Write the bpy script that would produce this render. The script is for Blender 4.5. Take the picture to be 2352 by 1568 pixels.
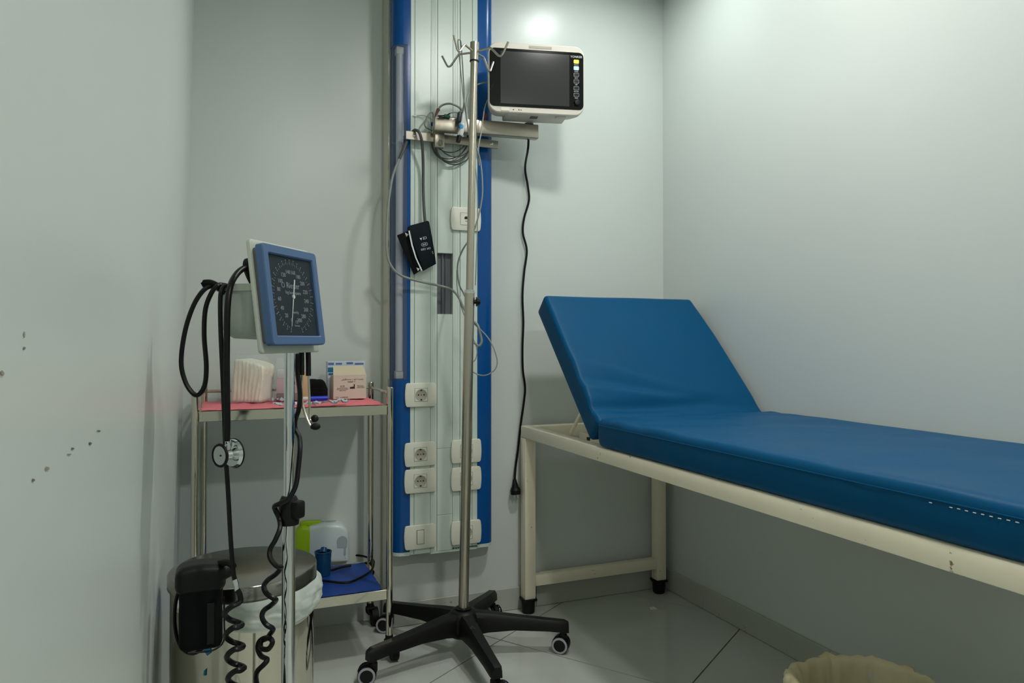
import bpy, bmesh, math, random
from mathutils import Vector as V, Matrix as MX, noise

# ------------------------------------------------------------------ scene, camera, light
for o in list(bpy.data.objects):
    bpy.data.objects.remove(o)
SC = bpy.context.scene
COL = SC.collection
R = math.radians
F, CX, HOR = 1680.0, 1176.0, 780.0        # focal length (px of 2352), centre, horizon row
YAW, PITCH, EYE = R(22.2), R(0.8), 1.0
CY = HOR - F * math.tan(PITCH)

cd = bpy.data.cameras.new('camera')
cd.sensor_width = 36.0
cd.lens = F / 2352 * 36
cd.shift_y = (CY - 784) / 2352
cd.clip_start = 0.01
cam_o = bpy.data.objects.new('camera', cd)
COL.objects.link(cam_o)
cam_o.location = (0, 0, EYE)
cam_o.rotation_euler = (R(90) + PITCH, 0, -YAW)
SC.camera = cam_o
SC.view_settings.view_transform = 'Standard'
SC.view_settings.look = 'None'
SC.view_settings.gamma = 1.0
SC.view_settings.use_curve_mapping = False
SC.view_settings.exposure = 0.0

wd = bpy.data.worlds.new('world')
SC.world = wd
wd.use_nodes = True
wd.node_tree.nodes['Background'].inputs[0].default_value = (0.6, 0.7, 0.65, 1)
wd.node_tree.nodes['Background'].inputs[1].default_value = 0.05

# round ceiling downlights of the room: x, y, radius, radiance
LAMPS = [(1.35, 2.08, 0.075, 72.0, (0.95, 1.0, 0.975)), (1.02, 1.36, 0.085, 200.0, (1.0, 0.99, 0.965)), (0.70, -0.20, 0.085, 250.0, (1.0, 0.98, 0.94))]

XR, YB, YBL, XJ, YF, HC = 1.70, 2.53, 2.63, 0.567, -1.6, 2.42
XL0, XL1 = -0.108, -0.058               # the left wall is slightly out of plumb

def xl(z): return XL0 + (XL1 - XL0) * z / HC

# ------------------------------------------------------------------ survey helpers
SY, CYW = math.sin(YAW), math.cos(YAW)
def cam(xc, d, z):
    return V((xc * CYW + d * SY, -xc * SY + d * CYW, z))
def ray(px, py):
    a, b = (px - CX) / F, -(py - CY) / F
    fw = math.cos(PITCH) - math.sin(PITCH) * b
    up = math.sin(PITCH) + math.cos(PITCH) * b
    return V((a * CYW + fw * SY, -a * SY + fw * CYW, up)), fw
E = V((0, 0, EYE))
def at(px, py, d):
    r, fw = ray(px, py)
    return E + r * (d / fw)
def on_y(px, py, Y):
    r, _ = ray(px, py)
    return E + r * (Y / r.y)
def on_z(px, py, Z):
    r, _ = ray(px, py)
    return E + r * ((Z - EYE) / r.z)
def on_left(px, py, off=0.0):
    r, _ = ray(px, py)
    k = (XL1 - XL0) / HC
    t = (XL0 + off + k * EYE) / (r.x - k * r.z)
    return E + r * t

# ------------------------------------------------------------------ materials
def srgb(c):
    c = c / 255.0
    return c / 12.92 if c <= 0.04045 else ((c + 0.055) / 1.055) ** 2.4
def rgb(r, g, b): return (srgb(r), srgb(g), srgb(b), 1.0)
MATS = {}
def mat(name, col, rough=0.5, metal=0.0, var=0.0, vscale=6.0, bump=0.0, bscale=150.0, spec=0.5,
        coat=0.0, emit=None, es=0.0, clear=0.0, sheen=0.0, rvar=0.0, stretch=None, dirt=None, trans=0.0):
    m = bpy.data.materials.new(name)
    m.use_nodes = True
    nt = m.node_tree
    p = nt.nodes['Principled BSDF']
    p.inputs['Base Color'].default_value = col
    p.inputs['Roughness'].default_value = rough
    p.inputs['Metallic'].default_value = metal
    p.inputs['Specular IOR Level'].default_value = spec
    p.inputs['Coat Weight'].default_value = coat
    p.inputs['Coat Roughness'].default_value = 0.1
    p.inputs['Sheen Weight'].default_value = sheen
    p.inputs['Transmission Weight'].default_value = trans
    if emit:
        p.inputs['Emission Color'].default_value = emit
        p.inputs['Emission Strength'].default_value = es
    tc = None
    def coord(scale):
        nonlocal tc
        if tc is None:
            tc = nt.nodes.new('ShaderNodeTexCoord')
        mp = nt.nodes.new('ShaderNodeMapping')
        mp.inputs['Scale'].default_value = scale
        nt.links.new(tc.outputs['Object'], mp.inputs['Vector'])
        return mp.outputs['Vector']
    base = None
    if var or dirt:
        n = nt.nodes.new('ShaderNodeTexNoise')
        n.inputs['Scale'].default_value = vscale
        n.inputs['Detail'].default_value = 6
        nt.links.new(coord(stretch or (1, 1, 1)), n.inputs['Vector'])
        mr = nt.nodes.new('ShaderNodeMapRange')
        mr.inputs['From Min'].default_value = 0.3
        mr.inputs['From Max'].default_value = 0.7
        mr.inputs['To Min'].default_value = 1 - var
        mr.inputs['To Max'].default_value = 1 + var * 0.5
        nt.links.new(n.outputs['Fac'], mr.inputs['Value'])
        hs = nt.nodes.new('ShaderNodeHueSaturation')
        hs.inputs['Color'].default_value = col
        nt.links.new(mr.outputs['Result'], hs.inputs['Value'])
        base = hs.outputs['Color']
        if dirt:
            dcol, dscale, lo, hi = dirt
            n2 = nt.nodes.new('ShaderNodeTexNoise')
            n2.inputs['Scale'].default_value = dscale
            n2.inputs['Detail'].default_value = 8
            n2.inputs['Roughness'].default_value = 0.65
            nt.links.new(coord((1, 1, 1)), n2.inputs['Vector'])
            cr = nt.nodes.new('ShaderNodeMapRange')
            cr.inputs['From Min'].default_value = lo
            cr.inputs['From Max'].default_value = hi
            nt.links.new(n2.outputs['Fac'], cr.inputs['Value'])
            mx = nt.nodes.new('ShaderNodeMix')
            mx.data_type = 'RGBA'
            nt.links.new(cr.outputs['Result'], mx.inputs['Factor'])
            nt.links.new(base, mx.inputs['A'])
            mx.inputs['B'].default_value = dcol
            base = mx.outputs['Result']
        nt.links.new(base, p.inputs['Base Color'])
        if rvar:
            r2 = nt.nodes.new('ShaderNodeMapRange')
            r2.inputs['From Min'].default_value = 0.3
            r2.inputs['From Max'].default_value = 0.7
            r2.inputs['To Min'].default_value = max(0.01, rough - rvar)
            r2.inputs['To Max'].default_value = rough + rvar
            nt.links.new(n.outputs['Fac'], r2.inputs['Value'])
            nt.links.new(r2.outputs['Result'], p.inputs['Roughness'])
    if bump:
        nb = nt.nodes.new('ShaderNodeTexNoise')
        nb.inputs['Scale'].default_value = bscale
        nb.inputs['Detail'].default_value = 3
        nt.links.new(coord(stretch or (1, 1, 1)), nb.inputs['Vector'])
        bp = nt.nodes.new('ShaderNodeBump')
        bp.inputs['Strength'].default_value = bump
        bp.inputs['Distance'].default_value = 0.002
        nt.links.new(nb.outputs['Fac'], bp.inputs['Height'])
        nt.links.new(bp.outputs['Normal'], p.inputs['Normal'])
    if clear:
        out = nt.nodes['Material Output']
        tr = nt.nodes.new('ShaderNodeBsdfTransparent')
        mx = nt.nodes.new('ShaderNodeMixShader')
        mx.inputs[0].default_value = clear
        nt.links.new(p.outputs[0], mx.inputs[1])
        nt.links.new(tr.outputs[0], mx.inputs[2])
        nt.links.new(mx.outputs[0], out.inputs[0])
    MATS[name] = m
    return m

mat('wall_paint', rgb(205, 212, 207), 0.30, var=0.02, vscale=1.6, bump=0.02, bscale=90, spec=0.5)
mat('ceiling_paint', rgb(215, 220, 212), 0.7, var=0.02)
mat('floor_tile', rgb(192, 197, 190), 0.07, var=0.05, vscale=3.0, spec=0.5, rvar=0.03)
mat('grout', rgb(92, 88, 78), 0.9, var=0.2, vscale=20)
mat('skirting', rgb(178, 181, 172), 0.3, var=0.05, vscale=5, dirt=(rgb(90, 80, 60), 40, 0.66, 0.74))
mat('steel', rgb(196, 188, 172), 0.28, 1.0, var=0.06, vscale=30, stretch=(1, 1, 0.1))
mat('arm_steel', rgb(172, 166, 152), 0.30, 1.0, var=0.05, vscale=40)
mat('mirror_steel', rgb(214, 208, 192), 0.06, 1.0, var=0.04, vscale=12)
mat('corner_steel', rgb(232, 226, 208), 0.07, 1.0, var=0.05, vscale=9)
mat('chrome', rgb(222, 224, 224), 0.07, 1.0)
mat('brushed_lid', rgb(150, 148, 142), 0.17, 1.0, var=0.08, vscale=16, bump=0.02)
mat('panel_blue', rgb(0, 76, 144), 0.24, var=0.03, vscale=4, spec=0.35)
mat('panel_blue_deep', rgb(8, 40, 78), 0.4, var=0.05)
mat('panel_white', rgb(206, 218, 208), 0.32, var=0.03, vscale=3, dirt=(rgb(186, 186, 166), 9, 0.66, 0.90))
mat('panel_groove', rgb(120, 130, 120), 0.6)
mat('alu', rgb(176, 184, 178), 0.35, 0.8, var=0.05)
mat('lamp_cover', rgb(120, 140, 176), 0.16, clear=0.78, spec=0.6)
mat('lamp_tube', rgb(226, 224, 216), 0.35, var=0.02)
mat('plate_white', rgb(224, 224, 208), 0.35, var=0.015)
mat('socket_grey', rgb(170, 164, 148), 0.45, var=0.03)
mat('dark_hole', rgb(16, 15, 14), 0.7)
mat('seam_line', rgb(112, 108, 98), 0.7)
mat('vinyl', rgb(0, 74, 114), 0.46, var=0.05, vscale=5, bump=0.06, bscale=260, spec=0.13, rvar=0.05,
    dirt=(rgb(40, 110, 156), 26, 0.74, 0.80))
mat('cream_paint', rgb(242, 233, 208), 0.38, var=0.05, vscale=8, dirt=(rgb(122, 104, 74), 34, 0.665, 0.70))
mat('black_rubber', rgb(11, 11, 11), 0.62, var=0.15, vscale=20, spec=0.3)
mat('black_plastic', rgb(13, 14, 13), 0.45, var=0.2, vscale=14, bump=0.08, bscale=300, spec=0.3)
mat('black_gloss', rgb(5, 6, 6), 0.22, spec=0.35, var=0.05)
mat('black_hose', rgb(8, 8, 8), 0.36, var=0.1, spec=0.3)
mat('black_cloth', rgb(6, 8, 9), 0.8, spec=0.2, var=0.2, vscale=40, bump=0.3, bscale=600)
mat('cuff_cloth', rgb(6, 20, 27), 0.75, spec=0.2, var=0.12, vscale=30, bump=0.2, bscale=700)
mat('wheel_ring', rgb(172, 170, 178), 0.45)
mat('grey_cable', rgb(136, 142, 136), 0.45, var=0.05)
mat('dark_grey_cable', rgb(72, 76, 72), 0.45, var=0.05)
mat('monitor_shell', rgb(214, 208, 194), 0.42, var=0.03)
mat('monitor_glass', rgb(10, 11, 11), 0.06, spec=0.6)
mat('monitor_screen', rgb(54, 55, 53), 0.10, spec=0.55)
mat('print_white', rgb(214, 220, 220), 0.5)
mat('print_grey', rgb(150, 156, 158), 0.5)
mat('print_dim', rgb(96, 104, 108), 0.5)
mat('print_black', rgb(34, 26, 22), 0.6)
mat('key_yellow', rgb(236, 226, 20), 0.4)
mat('key_white', rgb(196, 222, 232), 0.4)
mat('key_black', rgb(6, 6, 6), 0.3, spec=0.25)
mat('gauge_plate', rgb(184, 191, 178), 0.42, var=0.04)
mat('gauge_blue', rgb(66, 96, 136), 0.45, var=0.03)
mat('gauge_side', rgb(96, 100, 104), 0.5)
mat('gauge_dial', rgb(36, 48, 56), 0.6, spec=0.2)
mat('gauge_glass', rgb(30, 36, 40), 0.05, clear=0.93, spec=0.5)
mat('basket', rgb(172, 180, 170), 0.45, var=0.05)
mat('bag_white', rgb(206, 214, 206), 0.40, var=0.05, vscale=14, bump=0.25, bscale=30, clear=0.12)
mat('bag_cream', rgb(222, 211, 174), 0.42, var=0.10, vscale=10, bump=0.3, bscale=26, clear=0.06)
mat('bag_clear', rgb(214, 222, 220), 0.16, clear=0.78, spec=0.6, bump=0.5, bscale=40)
mat('bin_plastic', rgb(206, 206, 196), 0.5)
mat('pink_sheet', rgb(236, 122, 132), 0.55, var=0.08, vscale=12, bump=0.2, bscale=40)
mat('blue_sheet', rgb(4, 58, 140), 0.5, var=0.10, vscale=10, bump=0.1)
mat('gauze', rgb(240, 238, 216), 0.95, var=0.12, vscale=60, bump=0.9, bscale=160, stretch=(2.4, 2.4, 0.5), sheen=0.2)
mat('carton', rgb(208, 198, 182), 0.75, var=0.04, vscale=8)
mat('carton_top', rgb(200, 192, 162), 0.75, var=0.04, vscale=8)
mat('carton_blue', rgb(200, 212, 220), 0.6, var=0.05)
mat('teal_print', rgb(20, 110, 150), 0.6)
mat('blue_print', rgb(88, 112, 168), 0.6)
mat('pack_white', rgb(206, 206, 206), 0.4, var=0.05)
mat('pack_pink', rgb(198, 168, 172), 0.45, var=0.05)
mat('pack_maroon', rgb(98, 54, 58), 0.5)
mat('tape_beige', rgb(206, 172, 130), 0.7, var=0.06)
mat('marker_blue', rgb(8, 44, 190), 0.4)
mat('sachet', rgb(196, 206, 212), 0.28, var=0.08, vscale=40, clear=0.15)
mat('nebulizer_white', rgb(214, 226, 226), 0.28, var=0.02)
mat('nebulizer_grey', rgb(168, 180, 178), 0.4)
mat('lime', rgb(168, 206, 6), 0.45, var=0.04)
mat('cup_blue', rgb(16, 66, 104), 0.25, clear=0.1)
mat('tape_blue', rgb(20, 110, 150), 0.6)
mat('sensor_white', rgb(206, 210, 206), 0.4)
mat('sensor_dark', rgb(44, 54, 60), 0.5)
mat('dot_blue', rgb(30, 140, 196), 0.5)
mat('clip_brown', rgb(96, 54, 40), 0.5)
mat('clip_green', rgb(22, 104, 62), 0.5)
mat('clip_blue', rgb(16, 40, 130), 0.5)
mat('clip_orange', rgb(150, 66, 34), 0.5)
mat('scuff', rgb(104, 92, 74), 0.8, var=0.3, vscale=60, clear=0.5)
mat('scuff_light', rgb(150, 142, 122), 0.8, var=0.2, vscale=60, clear=0.55)
mat('paper', rgb(206, 206, 190), 0.8)
for i_, l_ in enumerate(LAMPS):
    mat('diffuser_%d' % i_, (1, 1, 1, 1), 0.5, emit=(*l_[4], 1), es=l_[3])

# ------------------------------------------------------------------ mesh builders
def cr_path(pts, k):
    pts = [V(p) for p in pts]
    if k <= 1 or len(pts) < 3:
        return pts
    out = []
    n = len(pts)
    for i in range(n - 1):
        p0 = pts[max(i - 1, 0)]; p1 = pts[i]; p2 = pts[i + 1]; p3 = pts[min(i + 2, n - 1)]
        for j in range(k):
            t = j / k
            out.append(0.5 * ((2 * p1) + (p2 - p0) * t + (2 * p0 - 5 * p1 + 4 * p2 - p3) * t * t + (3 * p1 - p0 - 3 * p2 + p3) * t ** 3))
    out.append(pts[-1])
    return out
def frame_to(axis):
    axis = V(axis).normalized()
    up = V((0, 0, 1)) if abs(axis.z) < 0.95 else V((1, 0, 0))
    x = up.cross(axis).normalized()
    y = axis.cross(x)
    return MX((x, y, axis)).transposed()

class B:
    def __init__(s): s.bm = bmesh.new()
    def raw(s, vs, fs, M=None):
        nv = [s.bm.verts.new((M @ V(v)) if M is not None else v) for v in vs]
        for f in fs:
            try: s.bm.faces.new([nv[i] for i in f])
            except ValueError: pass
        return s
    def box(s, c, size, bev=0.0, seg=2, M=None):
        t = bmesh.new()
        bmesh.ops.create_cube(t, size=1.0)
        for v in t.verts: v.co = V((v.co.x * size[0] + c[0], v.co.y * size[1] + c[1], v.co.z * size[2] + c[2]))
        if bev: bmesh.ops.bevel(t, geom=list(t.edges), offset=bev, segments=seg, profile=0.5, affect='EDGES')
        s.merge(t, M); return s
    def span(s, x0, x1, y0, y1, z0, z1, bev=0.0, seg=2, M=None):
        return s.box(((x0 + x1) / 2, (y0 + y1) / 2, (z0 + z1) / 2), (abs(x1 - x0), abs(y1 - y0), abs(z1 - z0)), bev, seg, M)
    def merge(s, t, M=None):
        if M is not None: bmesh.ops.transform(t, matrix=M, verts=t.verts)
        me = bpy.data.meshes.new('tmp'); t.to_mesh(me); t.free()
        s.bm.from_mesh(me); bpy.data.meshes.remove(me)
    def cyl(s, p0, p1, r0, r1=None, seg=20, caps=True):
        p0, p1 = V(p0), V(p1)
        r1 = r0 if r1 is None else r1
        m = frame_to(p1 - p0)
        vs, fs = [], []
        for p, r in ((p0, r0), (p1, r1)):
            for i in range(seg):
                a = 2 * math.pi * i / seg
                vs.append(p + m @ V((r * math.cos(a), r * math.sin(a), 0)))
        for i in range(seg): fs.append((i, (i + 1) % seg, seg + (i + 1) % seg, seg + i))
        if caps: fs += [tuple(range(seg))[::-1], tuple(range(seg, 2 * seg))]
        return s.raw(vs, fs)
    def tube(s, pts, r, seg=8, k=6, closed=False):
        if closed:
            n0 = len(pts)
            P = cr_path([pts[-1]] + list(pts) + [pts[0], pts[1]], k)
            P = P[k:-k - 1] if k > 1 else [V(p) for p in pts]
        else:
            P = cr_path(pts, k)
        n = len(P)
        rr = r if callable(r) else (lambda t: r)
        T = []
        for i in range(n):
            a = P[(i - 1) % n] if closed else P[max(i - 1, 0)]
            b = P[(i + 1) % n] if closed else P[min(i + 1, n - 1)]
            d = (b - a)
            T.append(d.normalized() if d.length > 1e-9 else V((0, 0, 1)))
        x = frame_to(T[0]).col[0].copy()
        vs, fs = [], []
        for i in range(n):
            x = (x - T[i] * x.dot(T[i]))
            x = x.normalized() if x.length > 1e-6 else frame_to(T[i]).col[0].copy()
            y = T[i].cross(x)
            q = rr(i / max(n - 1, 1))
            for j in range(seg):
                a = 2 * math.pi * j / seg
                vs.append(P[i] + x * (q * math.cos(a)) + y * (q * math.sin(a)))
        m = n if closed else n - 1
        for i in range(m):
            for j in range(seg):
                i2, j2 = (i + 1) % n, (j + 1) % seg
                fs.append((i * seg + j, i * seg + j2, i2 * seg + j2, i2 * seg + j))
        if not closed:
            fs += [tuple(range(seg))[::-1], tuple(range((n - 1) * seg, n * seg))]
        return s.raw(vs, fs)
    def lathe(s, prof, seg=40, M=None, a0=0.0, a1=2 * math.pi):
        full = abs(a1 - a0 - 2 * math.pi) < 1e-6
        n = seg if full else seg + 1
        vs, fs = [], []
        for i in range(n):
            a = a0 + (a1 - a0) * i / seg
            for r, z in prof: vs.append((r * math.cos(a), r * math.sin(a), z))
        k = len(prof)
        for i in range(seg):
            i2 = (i + 1) % n
            for j in range(k - 1):
                q = (i * k + j, i2 * k + j, i2 * k + j + 1, i * k + j + 1)
                fs.append(q)
        s.raw(vs, fs, M)
        bmesh.ops.remove_doubles(s.bm, verts=s.bm.verts, dist=1e-6)
        return s
    def prism(s, poly, h0, h1, M=None, bev=0.0, bseg=2):
        t = bmesh.new()
        n = len(poly)
        a = [t.verts.new((p[0], p[1], h0)) for p in poly]
        b = [t.verts.new((p[0], p[1], h1)) for p in poly]
        t.faces.new(a[::-1]); t.faces.new(b)
        for i in range(n): t.faces.new((a[i], a[(i + 1) % n], b[(i + 1) % n], b[i]))
        bmesh.ops.recalc_face_normals(t, faces=t.faces)
        if bev:
            ed = [e for e in t.edges if abs(e.verts[0].co.z - e.verts[1].co.z) < 1e-9]
            bmesh.ops.bevel(t, geom=ed, offset=bev, segments=bseg, profile=0.5, affect='EDGES')
        s.merge(t, M); return s
    def ball(s, c, r, scale=(1, 1, 1), seg=16, M=None):
        t = bmesh.new()
        bmesh.ops.create_uvsphere(t, u_segments=seg, v_segments=max(6, seg // 2), radius=r)
        for v in t.verts: v.co = V((v.co.x * scale[0] + c[0], v.co.y * scale[1] + c[1], v.co.z * scale[2] + c[2]))
        s.merge(t, M); return s
    def torus(s, M, R0, r, seg=32, rs=8):
        vs, fs = [], []
        for i in range(seg):
            a = 2 * math.pi * i / seg
            for j in range(rs):
                b = 2 * math.pi * j / rs
                q = R0 + r * math.cos(b)
                vs.append((q * math.cos(a), q * math.sin(a), r * math.sin(b)))
        for i in range(seg):
            for j in range(rs):
                fs.append((i * rs + j, ((i + 1) % seg) * rs + j, ((i + 1) % seg) * rs + (j + 1) % rs, i * rs + (j + 1) % rs))
        return s.raw(vs, fs, M)
    def grid(s, fn, nu, nv, close_u=False):
        vs = [fn(i / (nu if close_u else nu - 1) if nu > 1 else 0, j / (nv - 1)) for i in range(nu) for j in range(nv)]
        fs = []
        for i in range(nu if close_u else nu - 1):
            i2 = (i + 1) % nu
            for j in range(nv - 1):
                fs.append((i * nv + j, i2 * nv + j, i2 * nv + j + 1, i * nv + j + 1))
        return s.raw(vs, fs)

WM = {}
def setp(o, label=None, cat=None, group=None, kind=None):
    if label: o['label'] = label
    if cat: o['category'] = cat
    if group: o['group'] = group
    if kind: o['kind'] = kind
    return o
def obj(name, b, m, parent=None, world=True, smooth=40, fix=True, **kw):
    """links builder b as ONE mesh; world=True: its points are world points"""
    me = bpy.data.meshes.new(name)
    if fix: bmesh.ops.recalc_face_normals(b.bm, faces=b.bm.faces)
    base = MX.Identity(4)
    if parent is not None and world:
        bmesh.ops.transform(b.bm, matrix=WM[parent].inverted(), verts=b.bm.verts)
    b.bm.to_mesh(me); b.bm.free()
    if smooth:
        me.shade_smooth()
        me.set_sharp_from_angle(angle=R(smooth))
    me.materials.append(MATS[m])
    o = bpy.data.objects.new(name, me)
    COL.objects.link(o)
    if parent is not None:
        o.parent = parent
        WM[o] = WM[parent].copy()
    else:
        WM[o] = MX.Identity(4)
    setp(o, **kw)
    return o
def thing(name, loc, label, cat, rz=0.0, group=None):
    o = bpy.data.objects.new(name, None)
    o.empty_display_size = 0.05
    COL.objects.link(o)
    o.location = loc
    o.rotation_euler = (0, 0, rz)
    WM[o] = MX.Translation(V(loc)) @ MX.Rotation(rz, 4, 'Z')
    return setp(o, label, cat, group)
def single(name, b, m, label, cat, group=None, smooth=40, origin=None, fix=True):
    """a thing that is one mesh; its origin is put at its base"""
    bb = [v.co.copy() for v in b.bm.verts]
    if origin is None:
        origin = V((sum(v.x for v in bb) / len(bb), sum(v.y for v in bb) / len(bb), min(v.z for v in bb)))
    bmesh.ops.translate(b.bm, vec=-V(origin), verts=b.bm.verts)
    o = obj(name, b, m, None, smooth=smooth, fix=fix, label=label, cat=cat, group=group)
    o.location = origin
    WM[o] = MX.Translation(V(origin))
    return o
def struct(name, b, m, label, smooth=0, fix=True):
    return obj(name, b, m, None, smooth=smooth, fix=fix, label=label, kind='structure')
def text_b(items, depth=0.0003):
    """items: (string, size, matrix, align); one builder with all of the lettering"""
    out = B()
    for st, size, M, al in items:
        cu = bpy.data.curves.new('t', 'FONT')
        cu.body = st; cu.size = size; cu.extrude = depth; cu.resolution_u = 2
        cu.align_x = al; cu.align_y = 'CENTER'
        o = bpy.data.objects.new('t', cu)
        COL.objects.link(o)
        me = o.to_mesh()
        t = bmesh.new(); t.from_mesh(me)
        o.to_mesh_clear()
        out.merge(t, M)
        bpy.data.objects.remove(o); bpy.data.curves.remove(cu)
    return out
def basis(o, x, y, z):
    m = MX((V(x), V(y), V(z))).transposed().to_4x4()
    m.translation = V(o)
    return m
def arc(cx, cy, r, a0, a1, n):
    return [(cx + r * math.cos(R(a0 + (a1 - a0) * i / n)), cy + r * math.sin(R(a0 + (a1 - a0) * i / n))) for i in range(n + 1)]
def rrect(w, h, r, n=4):
    return (arc(w / 2 - r, h / 2 - r, r, 0, 90, n) + arc(-w / 2 + r, h / 2 - r, r, 90, 180, n)
            + arc(-w / 2 + r, -h / 2 + r, r, 180, 270, n) + arc(w / 2 - r, -h / 2 + r, r, 270, 360, n))
rnd = random.Random(7)

# ------------------------------------------------------------------ the room
b = B().span(XL0 - 0.2, XR + 0.1, YF - 0.1, YBL + 0.1, -0.12, -0.0025)
floor = struct('floor', b, 'grout', 'glossy grey floor of large square tiles laid at an angle')
T, GAP = 0.64, 0.0045
TA = R(55.5)
tu, tv = V((math.sin(TA), math.cos(TA))), V((math.cos(TA), -math.sin(TA)))
TO = V((0.891, 2.285))
def clip(poly, ax, lim, keep_less):
    out = []
    for i in range(len(poly)):
        p, q = poly[i], poly[(i + 1) % len(poly)]
        ip = (p[ax] <= lim) == keep_less; iq = (q[ax] <= lim) == keep_less
        if ip: out.append(p)
        if ip != iq:
            t = (lim - p[ax]) / (q[ax] - p[ax]); out.append(p + (q - p) * t)
    return out
for i in range(-8, 5):
    for j in range(-4, 9):
        g = GAP / 2
        poly = [TO + tu * (T * (i + a)) + tv * (T * (j + c)) + tu * (g if a == 0 else -g) + tv * (g if c == 0 else -g)
                for a, c in ((0, 0), (1, 0), (1, 1), (0, 1))]
        for ax, lim, kl in ((0, XR + 0.05, True), (0, XL0 - 0.05, False), (1, YBL + 0.05, True), (1, YF - 0.05, False)):
            poly = clip(poly, ax, lim, kl)
            if len(poly) < 3: break
        if len(poly) < 3: continue
        bt = B().prism([(p.x, p.y) for p in poly], -0.02, 0.0)
        obj('tile', bt, 'floor_tile', floor, smooth=0)

b = B().span(XL0 - 0.2, XR + 0.1, YF - 0.1, YBL + 0.1, HC, HC + 0.1)
struct('ceiling', b, 'ceiling_paint', 'plain white ceiling of the small room')
b = B().prism([(XL0, 0.0), (XL1, HC), (XL0 - 0.12, HC), (XL0 - 0.12, 0.0)], -(YBL + 0.1), -(YF - 0.1), M=MX.Rotation(R(90), 4, 'X'))
wall_left = struct('wall_left', b, 'wall_paint', 'pale glossy painted wall with scuff marks along the left')
b = B().span(XR, XR + 0.12, YF - 0.1, YB + 0.1, 0, HC)
struct('wall_right', b, 'wall_paint', 'pale glossy painted wall behind the blue examination bed')
b = B().prism([(XL0 - 0.1, YBL), (XJ, YBL), (XJ, YB), (XR + 0.1, YB), (XR + 0.1, YBL + 0.12), (XL0 - 0.1, YBL + 0.12)], 0, HC)
struct('wall_back', b, 'wall_paint', 'pale glossy painted back wall with a shallow step')
b = B().span(XL0 - 0.12, XR + 0.1, YF - 0.12, YF, 0, HC)
struct('wall_front', b, 'wall_paint', 'pale painted wall behind the viewer')
b = B().span(XJ - 0.0025, XJ - 0.0004, YB - 0.002, YBL - 0.006, 0.0, HC - 0.002)
struct('trim_1', b, 'corner_steel', 'tall polished steel strip on the step of the back wall')
# skirting: a grout backing with the tiles proud of it
SKH = 0.082
def skirting(name, label, p0, p1, nrm, L0):
    p0, p1, nrm = V(p0), V(p1), V(nrm)
    d = (p1 - p0); ln = d.length; d.normalize()
    Mb = basis((p0.x, p0.y, 0), (d.x, d.y, 0), (nrm.x, nrm.y, 0), (0, 0, 1))
    o = struct(name, B().span(0, ln, 0, 0.008, 0, SKH - 0.002, M=Mb), 'grout', label)
    x = 0.0; nxt = L0
    while x < ln - 0.01:
        e = min(nxt, ln)
        obj('skirting_tile', B().span(x + 0.001, e - 0.001, 0.0005, 0.0115, 0.001, SKH, 0.0015, 1, M=Mb), 'skirting', o, smooth=0)
        x, nxt = e, e + 0.60
skirting('baseboard_right', 'grey tiled skirting along the wall under the bed', (XR, YB - 0.012), (XR, YF), (-1, 0), 0.26)
skirting('baseboard_back', 'grey tiled skirting along the back wall', (XJ, YB), (XR, YB), (0, -1), 0.56)
skirting('baseboard_left', 'grey tiled skirting beside the pedal bin', (XL0 + 0.001, YBL), (XL0 + 0.001, YF), (1, 0), 0.45)
# scuffs on the left wall
ln = V((1, 0, -(XL1 - XL0) / HC)).normalized()
for px, py, w, h, m in ((57, 768, 2.5, 12, 'scuff_light'), (57, 800, 3, 6, 'scuff'), (228, 989, 7, 3, 'scuff'), (208, 1018, 5, 7, 'scuff'),
                        (168, 1030, 5, 4, 'scuff'), (160, 1043, 7, 3, 'scuff_light'), (110, 1076, 8, 8, 'scuff_light'), (78, 1102, 4, 6, 'scuff'),
                        (6, 856, 7, 10, 'scuff_light')):
    pts = []
    for k in range(9):
        a = 2 * math.pi * k / 9
        q = 0.6 + 0.5 * rnd.random()
        pts.append(on_left(px + 0.7 * w * q * math.cos(a), py + 0.7 * h * q * math.sin(a), 0.0006))
    bb = B()
    bb.raw(pts + [p - ln * 0.0005 for p in pts], [tuple(range(9)), tuple(range(9, 18))[::-1]] + [(k, (k + 1) % 9, 9 + (k + 1) % 9, 9 + k) for k in range(9)])
    obj('scuff', bb, m, wall_left, smooth=0)
# ceiling lamps
for i, (x, y, r, es, lc) in enumerate(LAMPS):
    t = thing('ceiling_light', (x, y, HC), ['round ceiling downlight above the bed head', 'round ceiling downlight above the middle of the room',
                                            'round ceiling downlight behind the viewer'][i], 'ceiling light', group='ceiling downlights')
    M0 = MX.Translation((x, y, HC))
    obj('trim_ring', B().lathe([(r, -0.001), (r + 0.004, -0.008), (r + 0.022, -0.005), (r + 0.024, 0.0), (r, 0.0)], 40, M0), 'plate_white', t)
    obj('diffuser', B().lathe([(0.0, -0.003), (r * 0.98, -0.003), (r * 0.98, -0.0005), (0, -0.0005)], 40, M0), 'diffuser_%d' % i, t, smooth=0)

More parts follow.
